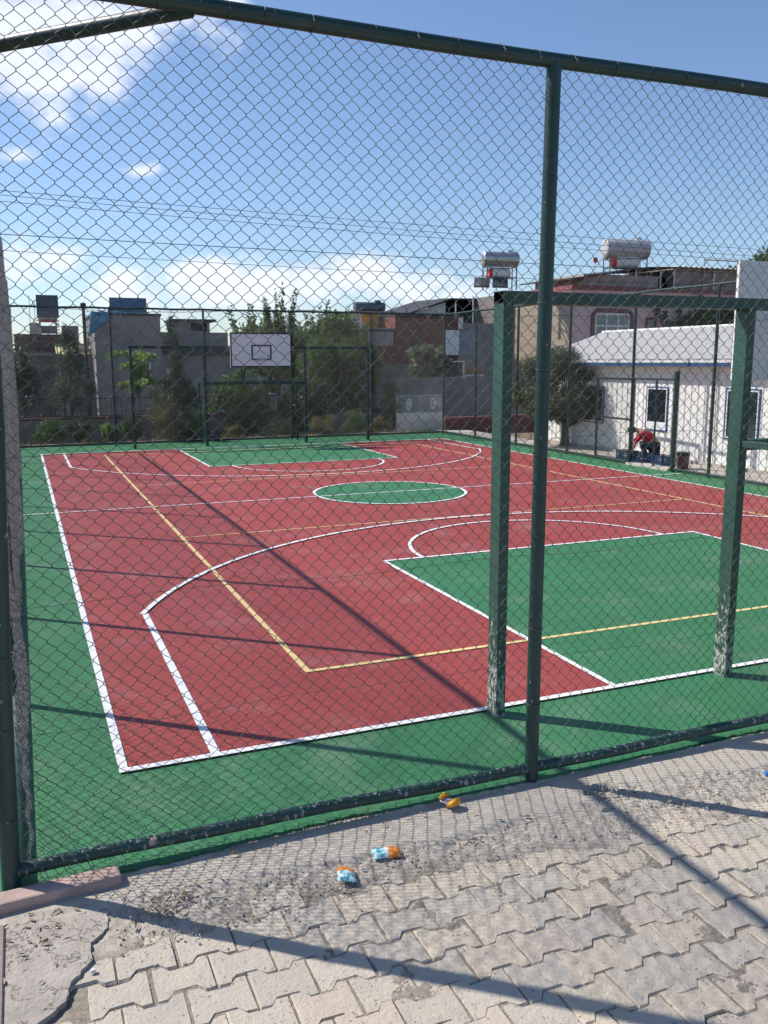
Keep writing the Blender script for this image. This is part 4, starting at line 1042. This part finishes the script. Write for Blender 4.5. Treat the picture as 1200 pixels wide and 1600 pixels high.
def ornamental_panel():
    o = empty('railing_panel', (13.0, 23.9, ground_z(13, 23.9)), 0, 'white ornamental railing panel with two oval medallions on a beige base', 'railing')
    g0 = ground_z(13, 23.9); w = .95
    bz = .62 - g0; tz = 1.27 - g0
    m = MB(); m.box(-w, w, -.06, .06, 0, bz); m.build('base', plain('beige_base', (.74, .69, .60), .85, .1, 3, .2, 30), o, bevel=.01)
    m = MB(); e = .03
    m.box(-w, w, -.015, .015, bz, bz + e); m.box(-w, w, -.015, .015, tz - e, tz)
    for x in (-w + .015, 0, w - .015): m.box(x - .02, x + .02, -.016, .016, bz, tz)
    x = -w + .06
    while x < w:
        m.box(x - .008, x + .008, -.008, .008, bz + e, tz - e); x += .06
    m.build('bars', plain('rail_grey_white', (.50, .49, .50), .6, .1), o)
    for cx in (-.47, .50):
        m = MB(); zc = (bz + tz) / 2
        m.tube([(cx + .085 * math.cos(a * math.pi / 12), -.02, zc + .19 * math.sin(a * math.pi / 12)) for a in range(24)], .036, 6, closed=True)
        m.tube([(cx, -.02, zc - .19), (cx, -.02, zc + .19)], .014, 6); m.tube([(cx - .08, -.02, zc), (cx + .08, -.02, zc)], .014, 6)
        m.tube([(cx + .035 * math.cos(a * math.pi / 6), -.02, zc + .05 * math.sin(a * math.pi / 6)) for a in range(12)], .018, 6, closed=True)
        m.build('medallion', WHITESHEET, o, True)
ornamental_panel()

# ------------------------------------------------------------------ parked car in the street
def car():
    c = empty('parked_car', (6.9, 29.2, ground_z(7, 29)), 0, 'pale blue parked car glimpsed through the bushes inside the goal', 'car')
    paint = plain('car_paint', (.38, .52, .60), .25, .05, 2, 0, 0, .6); 
    prof = [(-2.0, .30), (-2.02, .62), (-1.9, .82), (-1.2, .90), (-.62, 1.33), (-.3, 1.42), (.55, 1.42), (1.05, 1.25), (1.45, .98), (1.95, .92), (2.05, .60), (2.0, .30)]
    m = MB(); n = len(prof)
    V = []
    for y, k in ((-.80, 1), (-.72, 0), (.72, 0), (.80, 1)):
        for x, z in prof:
            V.append((x * (.985 if not k else .97), y if z < 1 or not k else y * .86, z if not k else z * .985))
    order = [0, 1, 2, 3]; V2 = []
    for idx, y in enumerate((-.80, -.62, .62, .80)):
        for x, z in prof:
            yy = y * (.82 if z > 1.1 else 1); V2.append((x * (.97 if abs(y) == .80 else 1), yy, z - (.03 if abs(y) == .80 else 0)))
    F = [(r_ * n + i, r_ * n + (i + 1) % n, (r_ + 1) * n + (i + 1) % n, (r_ + 1) * n + i) for r_ in range(3) for i in range(n)] + [tuple(range(n - 1, -1, -1)), tuple(3 * n + i for i in range(n))]
    m.add(V2, F); m.build('body', paint, c, True, angle=35)
    for s in (-1, 1):
        m = MB(); m.add([(-1.0, s * .803, .93), (-.60, s * .70, 1.27), (-.02, s * .69, 1.34), (-.02, s * .803, .93)], [(0, 1, 2, 3)]); m.add([(.05, s * .803, .93), (.05, s * .69, 1.34), (.58, s * .70, 1.32), (1.2, s * .803, .97)], [(0, 1, 2, 3)])
        w = m.build('side_window', GLASS, c); sm = w.modifiers.new('t', 'SOLIDIFY'); sm.thickness = .03; sm.offset = 0
    m = MB(); m.add([(-1.19, -.60, .925), (-.66, -.52, 1.325), (-.66, .52, 1.325), (-1.19, .60, .925)], [(0, 1, 2, 3)]); w = m.build('windscreen', GLASS, c); sm = w.modifiers.new('t', 'SOLIDIFY'); sm.thickness = .03; sm.offset = 0
    for x in (-1.28, 1.3):
        for s in (-1, 1):
            m = MB(); m.tube([(x, s * .62, .30), (x, s * .64, .30), (x, s * .80, .30), (x, s * .82, .30)], [.26, .30, .30, .26], 20); wh = m.build('wheel', DARKMETAL, c, True, angle=40)
            m = MB(); m.tube([(x, s * .81, .30), (x, s * .835, .30)], [.18, .15], 14); m.build('rim', STEEL, wh, True, angle=40)
    for s in (-1, 1): m = MB(); m.box(-2.03, -1.98, s * .62 - .13, s * .62 + .13, .62, .74); m.build('headlight', WHITESHEET, c, bevel=.02)
    for s in (-1, 1): m = MB(); m.box(1.99, 2.05, s * .62 - .11, s * .62 + .11, .70, .82); m.build('tail_light', REDENAMEL, c, bevel=.02)
car()

# ------------------------------------------------------------------ houses
GZ = -.84
def house(name, loc, label, cat='building'): return empty(name, loc, 0, label, cat)
def wbox(h, x0, x1, y0, y1, z0, z1, mat, name='wall', bevel=0):
    hx, hy, hz = h.location; m = MB(); m.box(x0 - hx, x1 - hx, y0 - hy, y1 - hy, z0 - hz, z1 - hz); return m.build(name, mat, h, bevel=bevel)
def slab_roof(h, x0, x1, y0, y1, z, mat=None, ov=.15, th=.14):
    return wbox(h, x0 - ov, x1 + ov, y0 - ov, y1 + ov, z + .002, z + th, mat or GREYCON, 'roof')
def window(h, x0, x1, y, z0, z1, frame=None, glass=None, bars=1, e=.05, cross=True, parent=None):
    hx, hy, hz = h.location; x0 -= hx; x1 -= hx; y -= hy; z0 -= hz; z1 -= hz; f = frame or WINDOW_WHITE
    m = MB(); m.box(x0, x1, y - .05, y + .02, z1 - e, z1); m.box(x0, x1, y - .05, y + .02, z0, z0 + e); m.box(x0, x0 + e, y - .05, y + .02, z0 + e, z1 - e); m.box(x1 - e, x1, y - .05, y + .02, z0 + e, z1 - e)
    for b in range(bars): xx = x0 + (x1 - x0) * (b + 1) / (bars + 1); m.box(xx - e / 2, xx + e / 2, y - .045, y + .02, z0 + e, z1 - e)
    if cross: zc = z0 + (z1 - z0) * .7; m.box(x0 + e, x1 - e, y - .04, y + .02, zc - e / 2, zc + e / 2)
    w = m.build('window', f, h); m = MB(); m.box(x0 + e, x1 - e, y - .02, y + .015, z0 + e, z1 - e); m.build('pane', glass or GLASS, w)
    return w
# left: low dark house with a tank stand on its roof
h1 = house('house', (-1.5, 38, GZ), 'long low dark grey house at the left with brick upper storey')
wbox(h1, -9, 2.3, 36, 42, GZ, 2.75, DARKBLOCK); slab_roof(h1, -9, 2.3, 36, 42, 2.75)
wbox(h1, -.5, 1.75, 36.5, 40, 2.9, 3.68, blockwork('red_brown_blocks', (.17, .09, .08), (.12, .08, .075), (.2, .17, .15), 1, .3, .2), 'upper_wall')
wbox(h1, .15, .62, 36.4, 37.4, 3.69, 4.15, CONCRETE, 'parapet_block'); wbox(h1, 1.5, 2.15, 36.4, 37.6, 2.9, 4.05, GREYCON, 'stair_head')
window(h1, 1.2, 1.9, 36, 1.15, 2.1); window(h1, -.6, .1, 36, 1.0, 2.0)
# yellowish corrugated roof
cr = empty('lean_to_roof', (2.2, 35.3, 2.4), 0, 'yellowish corrugated lean-to roof below the tall pipe chimney', 'roof')
m = MB(); V = []; nn = 56
for j in range(2):
    for i in range(nn + 1): V.append((-1.1 + 2.0 * i / nn, -.5 + j * 1.4, .42 + j * .45 + .025 * math.sin(i * math.pi / 2)))
m.add(V, [(i, i + 1, nn + 2 + i, nn + 1 + i) for i in range(nn)]); q = m.build('sheet', plain('yellow_sheet', (.42, .38, .20), .7, .25, 4, .2, 20), cr); sm = q.modifiers.new('t', 'SOLIDIFY'); sm.thickness = .01
m = MB(); m.box(-1.05, .85, -.42, -.36, -3.24, .38); m.box(-1.05, .85, .78, .84, -3.24, .82); m.build('support_wall', GREYCON, cr)
# chimney pipe
m = MB(); m.tube([(0, 0, -5.6), (0, 0, 0), (.02, 0, .08)], .07, 10); m.tube([(0, 0, .02), (0, 0, .16), (0, 0, .2)], [.12, .12, .03], 10)
o = m.build('chimney_pipe', DARKMETAL, None, True, angle=40); o.location = (2.28, 34.6, 4.75); tag(o, 'tall thin dark chimney pipe standing left of the grey block house', 'chimney')
# grey block house with blue tarp
h2 = house('house', (3.9, 35, GZ), 'square grey block house with a blue tarp thrown over its roof edge')
wbox(h2, 2.55, 5.2, 33, 38, GZ, 4.35, GREYBLOCK); wbox(h2, 2.5, 5.25, 32.95, 38.05, 4.352, 4.46, DARKMETAL, 'roof')
window(h2, 3.95, 4.72, 33, 1.45, 2.45)
tarp = MB(); V = []; nn = 18
for i in range(nn + 1):
    for j in range(9):
        u = i / nn; v = j / 8; x = 2.35 + 2.4 * u; drop = max(0, .75 - u * 1.6) * 1.3 + .06
        if v < .5: V.append((x, 33.8 - v * 1.7, 4.50 + .04 * math.sin(i * 1.3 + j)))
        else: V.append((x - .05 * math.sin(j), 32.93 - .05 * math.sin(i * 1.7), 4.5 - drop * (v - .5) * 2 + .02 * math.sin(i * 2.2)))
tarp.add(V, [(i * 9 + j, (i + 1) * 9 + j, (i + 1) * 9 + j + 1, i * 9 + j + 1) for i in range(nn) for j in range(8)])
o = tarp.build('tarpaulin', plain('tarp_blue', (.05, .22, .36), .5, .3, 5, .3, 12), None, True); sm = o.modifiers.new('t', 'SOLIDIFY'); sm.thickness = .01; tag(o, 'crumpled bright blue tarpaulin hanging over the grey block house roof', 'tarpaulin')
# lower middle house
h3 = house('house', (7, 35, GZ), 'low grey house with a dark roof beam behind the basketball board')
wbox(h3, 5.22, 13.4, 34, 39, GZ, 2.75, GREYCON); wbox(h3, 5.22, 13.5, 33.8, 39.1, 2.752, 3.05, DARKMETAL, 'roof_beam'); wbox(h3, 5.25, 8.3, 34.2, 38, 3.052, 3.75, GREYBLOCK, 'parapet')
window(h3, 9.6, 10.6, 34, 1.0, 2.0)
h3b = house('roof_hut', (6.9, 36, 3.6), 'little hut with a flat overhanging roof on the middle house', 'hut')
wbox(h3b, 6.35, 7.75, 35.4, 37, 3.752, 4.25, GREYCON); wbox(h3b, 6.0, 8.0, 35.1, 37.3, 4.252, 4.36, DARKMETAL, 'roof'); wbox(h3b, 6.9, 7.6, 35.37, 35.42, 3.85, 4.2, BLACK, 'opening')  # the hut opening is a flat black panel, its shade painted in
m = MB(); m.tube([(0, 0, 0), (0, 0, 1.3)], .015, 6)
for z in (.9, 1.1, 1.25): m.bar((-.3 + z * .1, 0, z), (.3 - z * .1, 0, z), .012, .012)
o = m.build('tv_antenna', DARKMETAL); o.location = (8.6, 34.6, 3.05); tag(o, 'thin television antenna on the roof left of the board', 'antenna')
m = MB(); 
for (x, y, z, hh) in ((-.16, 0, 0, 1.2), (.05, .2, 0, 1.0)): m.tube([(x, y, z), (x + .02, y, z + hh)], .012, 5)
o = m.build('rebar_stubs', DARKMETAL); o.location = (.35, 36.6, 4.14); tag(o, 'bare steel bars sticking up beside the striped tank stand', 'rebar')

# brown brick house
h5 = house('house', (16, 34, GZ), 'dark brown brick house right of the trees')
wbox(h5, 15.05, 18.15, 31, 37, 2.35, 4.42, BRICK, 'brick_wall'); wbox(h5, 13.45, 15.05, 31.05, 37, 2.35, 3.85, BRICK, 'low_brick_wall')
wbox(h5, 13.44, 18.14, 31.02, 37.02, GZ, 2.348, DARKBLOCK, 'lower_wall'); wbox(h5, 13.4, 15.04, 31.0, 37, 3.852, 3.92, GREYCON, 'terrace'); wbox(h5, 15.04, 18.3, 30.9, 37.1, 4.422, 4.50, DARKMETAL, 'roof')
wbox(h5, 13.75, 14.95, 31.0, 31.04, 3.15, 3.75, GREYCON, 'patched_opening')
# terrace room with orange blind
h6 = house('terrace_room', (14.6, 33, 3.9), 'white terrace room with an orange blind behind the brick house', 'hut')
wbox(h6, 13.6, 15.6, 33, 35, 3.9, 4.65, CHALK); wbox(h6, 13.5, 15.8, 32.6, 35.1, 4.652, 4.72, TERRA, 'roof'); wbox(h6, 14.25, 14.95, 32.93, 32.99, 3.98, 4.6, ORANGE, 'blind')
def wheater(loc, rz, label, L_t=1.5, r_t=.32, mat=STEEL, boiler=True, panels=0, legs=1.6, boiler_red=True, striped=False):
    h = empty('solar_water_heater', loc, rz, label, 'water tank', 'water tanks on the roofs')
    z = legs + r_t
    m = MB(); m.tube([(-L_t / 2 - .01, 0, z), (-L_t / 2, 0, z), (-L_t / 2 + .04, 0, z), (L_t / 2 - .04, 0, z), (L_t / 2, 0, z), (L_t / 2 + .01, 0, z)], [r_t * .3, r_t * .86, r_t, r_t, r_t * .86, r_t * .3], 26)
    m.tube([(L_t * .28, 0, z + r_t * .9), (L_t * .28, 0, z + r_t + .09)], .16, 14); m.build('tank', mat, h, True, angle=40)
    m = MB(); a = L_t * .42; b = r_t * .8
    for x in (-a, a):
        for y in (-b, b): m.bar((x, y, 0), (x, y, z - r_t * .55), .05, .05)
    for zz in (legs * .52, legs * .98):
        for y in (-b, b): m.bar((-a, y, zz), (a, y, zz), .04, .04)
        for x in (-a, a): m.bar((x, -b, zz), (x, b, zz), .04, .04)
    m.build('stand', plain('stand_steel', (.20, .20, .21), .5, .2) if not striped else REDENAMEL, h)
    if boiler:
        rb = r_t * .68; zb = legs * .5 + rb
        m = MB(); m.tube([(-L_t * .25, 0, zb), (-L_t * .24, 0, zb), (L_t * .26, 0, zb), (L_t * .27, 0, zb)], [rb * .9, rb, rb, rb * .9], 22); bo = m.build('boiler', WHITESHEET, h, True, angle=40)
        m = MB(); m.tube([(-L_t * .32, 0, zb), (-L_t * .25 - .005, 0, zb)], [rb * .8, rb * 1.02], 22); m.build('end_cap', REDENAMEL, bo, True, angle=40)
    for k in range(panels):
        x0 = -L_t * .55 + k * .95 - .35; m = MB(); m.add([(x0, -.1, legs * .45), (x0 + .8, -.1, legs * .45), (x0 + .45, -1.0, 0.02), (x0 - .35, -1.0, .02)], [(0, 1, 2, 3)]); q = m.build('collector', plain('collector_dark', (.05, .06, .07), .3, .1, 3, 0), h); sm = q.modifiers.new('t', 'SOLIDIFY'); sm.thickness = .08
    return h
# corrugated shed and grey house
h7 = house('shed_house', (18.2, 35, GZ), 'grey house with a slanting dark sheet roof above a white corrugated gable')
wbox(h7, 16.9, 21.3, 34, 37.5, GZ, 4.3, GREYCON)
wbox(h7, 18.3, 20.4, 31.5, 33.9, GZ, 4.2, GREYCON, 'front_wall'); wbox(h7, 20.42, 21.35, 31.4, 33.95, GZ, 5.5, plain('grey_tall_wall', (.19, .165, .16), .95, .2, 1.1, .5, 18), 'tall_wall')
m = MB(); V = []
for i in range(25):
    x = -1.15 + 1.9 * i / 24 ; V += [(x + .0, -1.06 + .02 * math.sin(i * 1.57), 5.14), (x, -1.06 + .02 * math.sin(i * 1.57), 5.14 + .42 + (x + 1.15) * .30)]
m.add(V, [(2 * i, 2 * i + 2, 2 * i + 3, 2 * i + 1) for i in range(24)]); m.build('gable', WHITESHEET, h7)
m = MB(); hx = 18.2
m.add([(16.75 - hx, -1.5, 5.55), (19.05 - hx, -1.5, 6.30), (21.25 - hx, -1.5, 6.32), (21.25 - hx, 2.6, 6.45), (19.05 - hx, 2.6, 6.42), (16.75 - hx, 2.6, 5.7)], [(0, 1, 4, 5), (1, 2, 3, 4)]); q = m.build('roof', DARKMETAL, h7); sm = q.modifiers.new('t', 'SOLIDIFY'); sm.thickness = .06
wbox(h7, 19.0, 21.2, 34.3, 36, 4.302, 5.5, BLACK, 'interior_shade_box')  # solid black box painting the shaded shed interior
wbox(h7, 17.0, 19.0, 33.98, 34.3, 4.302, 4.75, GREYCON, 'gable_sill')
for x in (18.3, 19.2, 20.3): wbox(h7, x, x + .05, 31.6, 31.65, 4.2, 5.42 - (.3 if x < 19 else 0), STEEL, 'roof_prop')
wbox(h7, 18.15, 19.3, 31.42, 31.49, 2.75, 3.85, plain('blue_grey_panel', (.25, .27, .32), .7, .1), 'cladding_panel')
wbox(h7, 17.45, 18.12, 30.85, 30.9, 2.75, 3.85, WHITESHEET, 'white_door'); wbox(h7, 18.18, 18.6, 31.40, 31.47, 3.92, 4.5, WHITESHEET, 'white_sheet')
# oil tank on the yard wall
ot = empty('oil_tank', (18.2, 29.8, GZ), 0, 'rusty beige horizontal drum on a frame above the grey block wall', 'tank')
m = MB(); m.tube([(-.55, 0, 3.0), (-.54, 0, 3.0), (.55, 0, 3.0), (.56, 0, 3.0)], [.28, .33, .33, .28], 20); m.build('drum', plain('rust_beige', (.34, .22, .16), .8, .3, 5, .2, 20), ot, True, angle=40)
m = MB()
for x in (-.45, .45):
    for y in (-.25, .25): m.bar((x, y, 0), (x * .9, y * .8, 2.75), .05, .05)
m.bar((-.5, -.25, 2.7), (.5, -.25, 2.7), .05, .05); m.bar((-.5, .25, 2.7), (.5, .25, 2.7), .05, .05); m.build('stand', STEEL, ot)
fr = empty('pergola_frame', (16.6, 28.6, GZ), 0, 'thin pale pole frame standing behind the grey block wall', 'frame')
m = MB()
for a, b in (((-.9, 0, 0), (-.9, 0, 3.35)), ((.6, 0, 0), (.6, 0, 3.35)), ((-.9, 0, 3.3), (.6, 0, 3.3)), ((-.5, 0, 2.7), (-.1, 0, 3.3))): m.bar(a, b, .05, .05)
m.build('frame', STEEL, fr)
# beige house
h8 = house('house', (24.3, 36, GZ), 'plain beige rendered house wall between the grey house and the pink house')
fp = [(24.87 - 24.3, 32.06 - 36), (24.87 - 24.3, 40 - 36), (22.9 - 24.3, 40 - 36), (23.1 - 24.3, 36.0 - 36)]
m = MB(); m.prism(fp, 0, 5.45 - GZ); m.build('wall', BEIGE, h8)
m = MB(); k = [(x * 1.06 - .03, y * 1.03) for x, y in fp]; z = 5.45 - GZ
m.add([(x, y, z + .005 + (.14 if x > 0 else 0)) for x, y in k] + [(x, y, z + .10 + (.14 if x > 0 else 0)) for x, y in k], [(3, 2, 1, 0), (4, 5, 6, 7), (0, 1, 5, 4), (1, 2, 6, 5), (2, 3, 7, 6), (3, 0, 4, 7)])
m.build('roof', plain('beige_roof', (.50, .36, .27), .85, .15), h8)
# pink house
h9 = house('house', (30, 36, GZ), 'pink rendered house with red cornice and arched red window surround')
wbox(h9, 24.9, 38, 32, 40, GZ, 5.92, PINK); wbox(h9, 24.75, 38.1, 31.85, 40.1, 5.922, 6.12, PINKTRIM, 'cornice')
wbox(h9, 24.88, 38, 31.985, 31.998, 5.62, 5.80, plain('pink_band', (.64, .40, .42), .85, .06), 'band')
w = window(h9, 26.25, 28.35, 32, 2.75, 4.82, bars=2, glass=GLASS2, e=.09)
m = MB(); e = .22; xa, xb, za, zb = 26.25 - .02 - 30, 28.35 + .02 - 30, 2.6 - GZ, 4.84 - GZ; r0 = .35
path = [(xa - e / 2, za)] + [(xa - e / 2 + r0 - r0 * math.cos(k * math.pi / 12), zb + e / 2 - r0 + r0 * math.sin(k * math.pi / 12)) for k in range(7)] + [(xb + e / 2 - r0 + r0 * math.sin(k * math.pi / 12), zb + e / 2 - r0 + r0 * math.cos(k * math.pi / 12)) for k in range(7)] + [(xb + e / 2, za)]
for i in range(len(path) - 1): m.bar((path[i][0], -4.04, path[i][1]), (path[i + 1][0], -4.04, path[i + 1][1]), .1, e, up=(0, -1, 0)) if False else m.tube([(path[i][0], -4.03, path[i][1]), (path[i + 1][0], -4.03, path[i + 1][1])], .11, 8)
m.build('surround', PINKTRIM, w, True, angle=40)
w2 = window(h9, 29.35, 30.05, 32, 3.95, 4.65, frame=PINKTRIM, bars=0, e=.13, cross=False)
h9b = house('roof_storey', (32, 36.2, 6.12), 'unfinished rooftop storey with a dark slanting sheet roof on the pink house', 'roof storey')
wbox(h9b, 26.5, 31.2, 33.4, 38, 6.122, 6.85, plain('raw_wall', (.36, .30, .25), .9, .25, 1.5, .4, 20)); wbox(h9b, 32.3, 37.5, 33.6, 38, 6.122, 7.35, plain('raw_wall_b', (.30, .24, .20), .9, .25, 1.5, .4, 20), 'rear_wall')
wbox(h9b, 31.22, 32.28, 34, 38, 6.122, 6.9, BLACK, 'gap_shade_box')  # gap filled by a black box in place of real shade
m = MB(); m.add([(25.6 - 32, -3.0, .45), (30.3 - 32, -3.0, 1.18), (32.2 - 32, -3.0, 1.25), (32.2 - 32, 2, 1.4), (30.3 - 32, 2, 1.3), (25.6 - 32, 2, .55)], [(0, 1, 4, 5), (1, 2, 3, 4)]); q = m.build('roof', DARKMETAL, h9b); sm = q.modifiers.new('t', 'SOLIDIFY'); sm.thickness = .07
m = MB(); V = []; nn = 60
for j in range(2):
    for i in range(nn + 1): V.append((.35 + 5.4 * i / nn, -3.0 + j * 5, 1.29 + j * .1 + .03 * math.sin(i * math.pi / 2)))
m.add(V, [(i, i + 1, nn + 2 + i, nn + 1 + i) for i in range(nn)]); q = m.build('corrugated_roof', WHITESHEET, h9b); sm = q.modifiers.new('t', 'SOLIDIFY'); sm.thickness = .03
m = MB()
for x in (-2.2, -.6, .3, 3.0): m.bar((x, -2.7, 0), (x, -2.7, 1.15), .07, .07)
m.bar((2.3, -2.7, 0), (2.3, -2.7, 1.75), .06, .06, 1); m.bar((2.3, -2.7, 1.72), (4.6, -2.7, 1.72), .06, .06, 1); m.build('posts', [STEEL, TERRA], h9b)

# water heaters
ws = wheater((.92, 36.9, 3.69), 0, 'dark square solar panel on a red and white striped stand at the far left', L_t=.8, r_t=.2, boiler=False, legs=.55, striped=True)
m = MB(); m.box(-.44, .46, -.42, -.36, .70, 1.66); m.build('panel_back', PANELBLUE, ws)
m = MB(); m.box(-.34, .36, -.20, .15, .03, .36); m.build('lower_box', GREYCON, ws)
m = MB()
for x in (-.42, .40):
    for k in range(5): m.box(x - .05, x + .05, -.31, -.21, .02 + k * .13, .02 + k * .13 + .065)
m.build('stripes', WHITESHEET, ws)
wb = wheater((4.0, 34.0, 4.462), 0, 'wide blue grey solar panel on the grey block house roof', L_t=1.2, r_t=.16, boiler=False, legs=.25)
m = MB(); m.box(-.74, .76, -.34, -.26, .05, .66); m.build('panel_back', plain('panel_blue', (.09, .16, .23), .45, .15), wb)
wheater((15.0, 34.0, 4.722), 0, 'low blue grey tank behind the orange blind', L_t=1.5, r_t=.22, mat=PANELBLUE, boiler=False, legs=.05)
wheater((21.95, 34.0, 5.95), R(-8), 'shiny steel tank on a tall stand above the shed roof with red ended boiler', L_t=1.85, r_t=.36, legs=1.12, panels=2)
wheater((29.4, 33.9, 6.75), R(-12), 'big pale grey tank on a tall stand above the pink house', L_t=2.45, r_t=.50, mat=plain('tank_pale', (.42, .43, .45), .45, .06, 3, .05), legs=.98)
m = MB(); m.tube([(0, 0, 0), (0, 0, 1.2)], .015, 6); m.tube([(-.02, -.06, 1.25), (-.02, -.02, 1.25), (-.02, 0, 1.25)], [.15, .12, .02], 16)
o = m.build('dish_antenna', REDENAMEL, None, True, angle=40); o.location = (27.3, 33.6, 6.3); tag(o, 'small red dish on a pole left of the big pale tank', 'antenna')

# ------------------------------------------------------------------ cables over the street
cab = plain('cable', (.03, .03, .035), .6, .1, 3, 0)
def cable(p, q, sag, label, r=.010):
    p, q = Vector(p), Vector(q); m = MB()
    m.tube([p.lerp(q, i / 50) - Vector((0, 0, 4 * sag * (i / 50) * (1 - i / 50))) for i in range(51)], r, 5, False)
    tag(m.build('overhead_cable', cab, None, True), label, 'cable', 'overhead cables across the sky')
def span(z0, z1, xa=-.6, xb=33.2): 
    k = (z1 - z0) / (xb - xa); return (-30, 28, z0 + k * (-30 - xa)), (60, 28, z0 + k * (60 - xa))
for z0, z1, sg, rr_, lb in ((8.13, 7.65, .5, .009, 'uppermost thin cable crossing the sky'), (7.98, 7.32, .55, .009, 'second thin cable just below the uppermost one'), (7.78, 7.1, .6, .009, 'third thin cable from the top'),
                       (6.72, 6.50, .25, .013, 'thicker single cable below the bundle of three'), (6.18, 5.9, .8, .009, 'lowest thin cable just above the far houses')):
    a, b = span(z0 + sg * .9, z1 + sg * .9); cable(a, b, sg, lb, rr_)
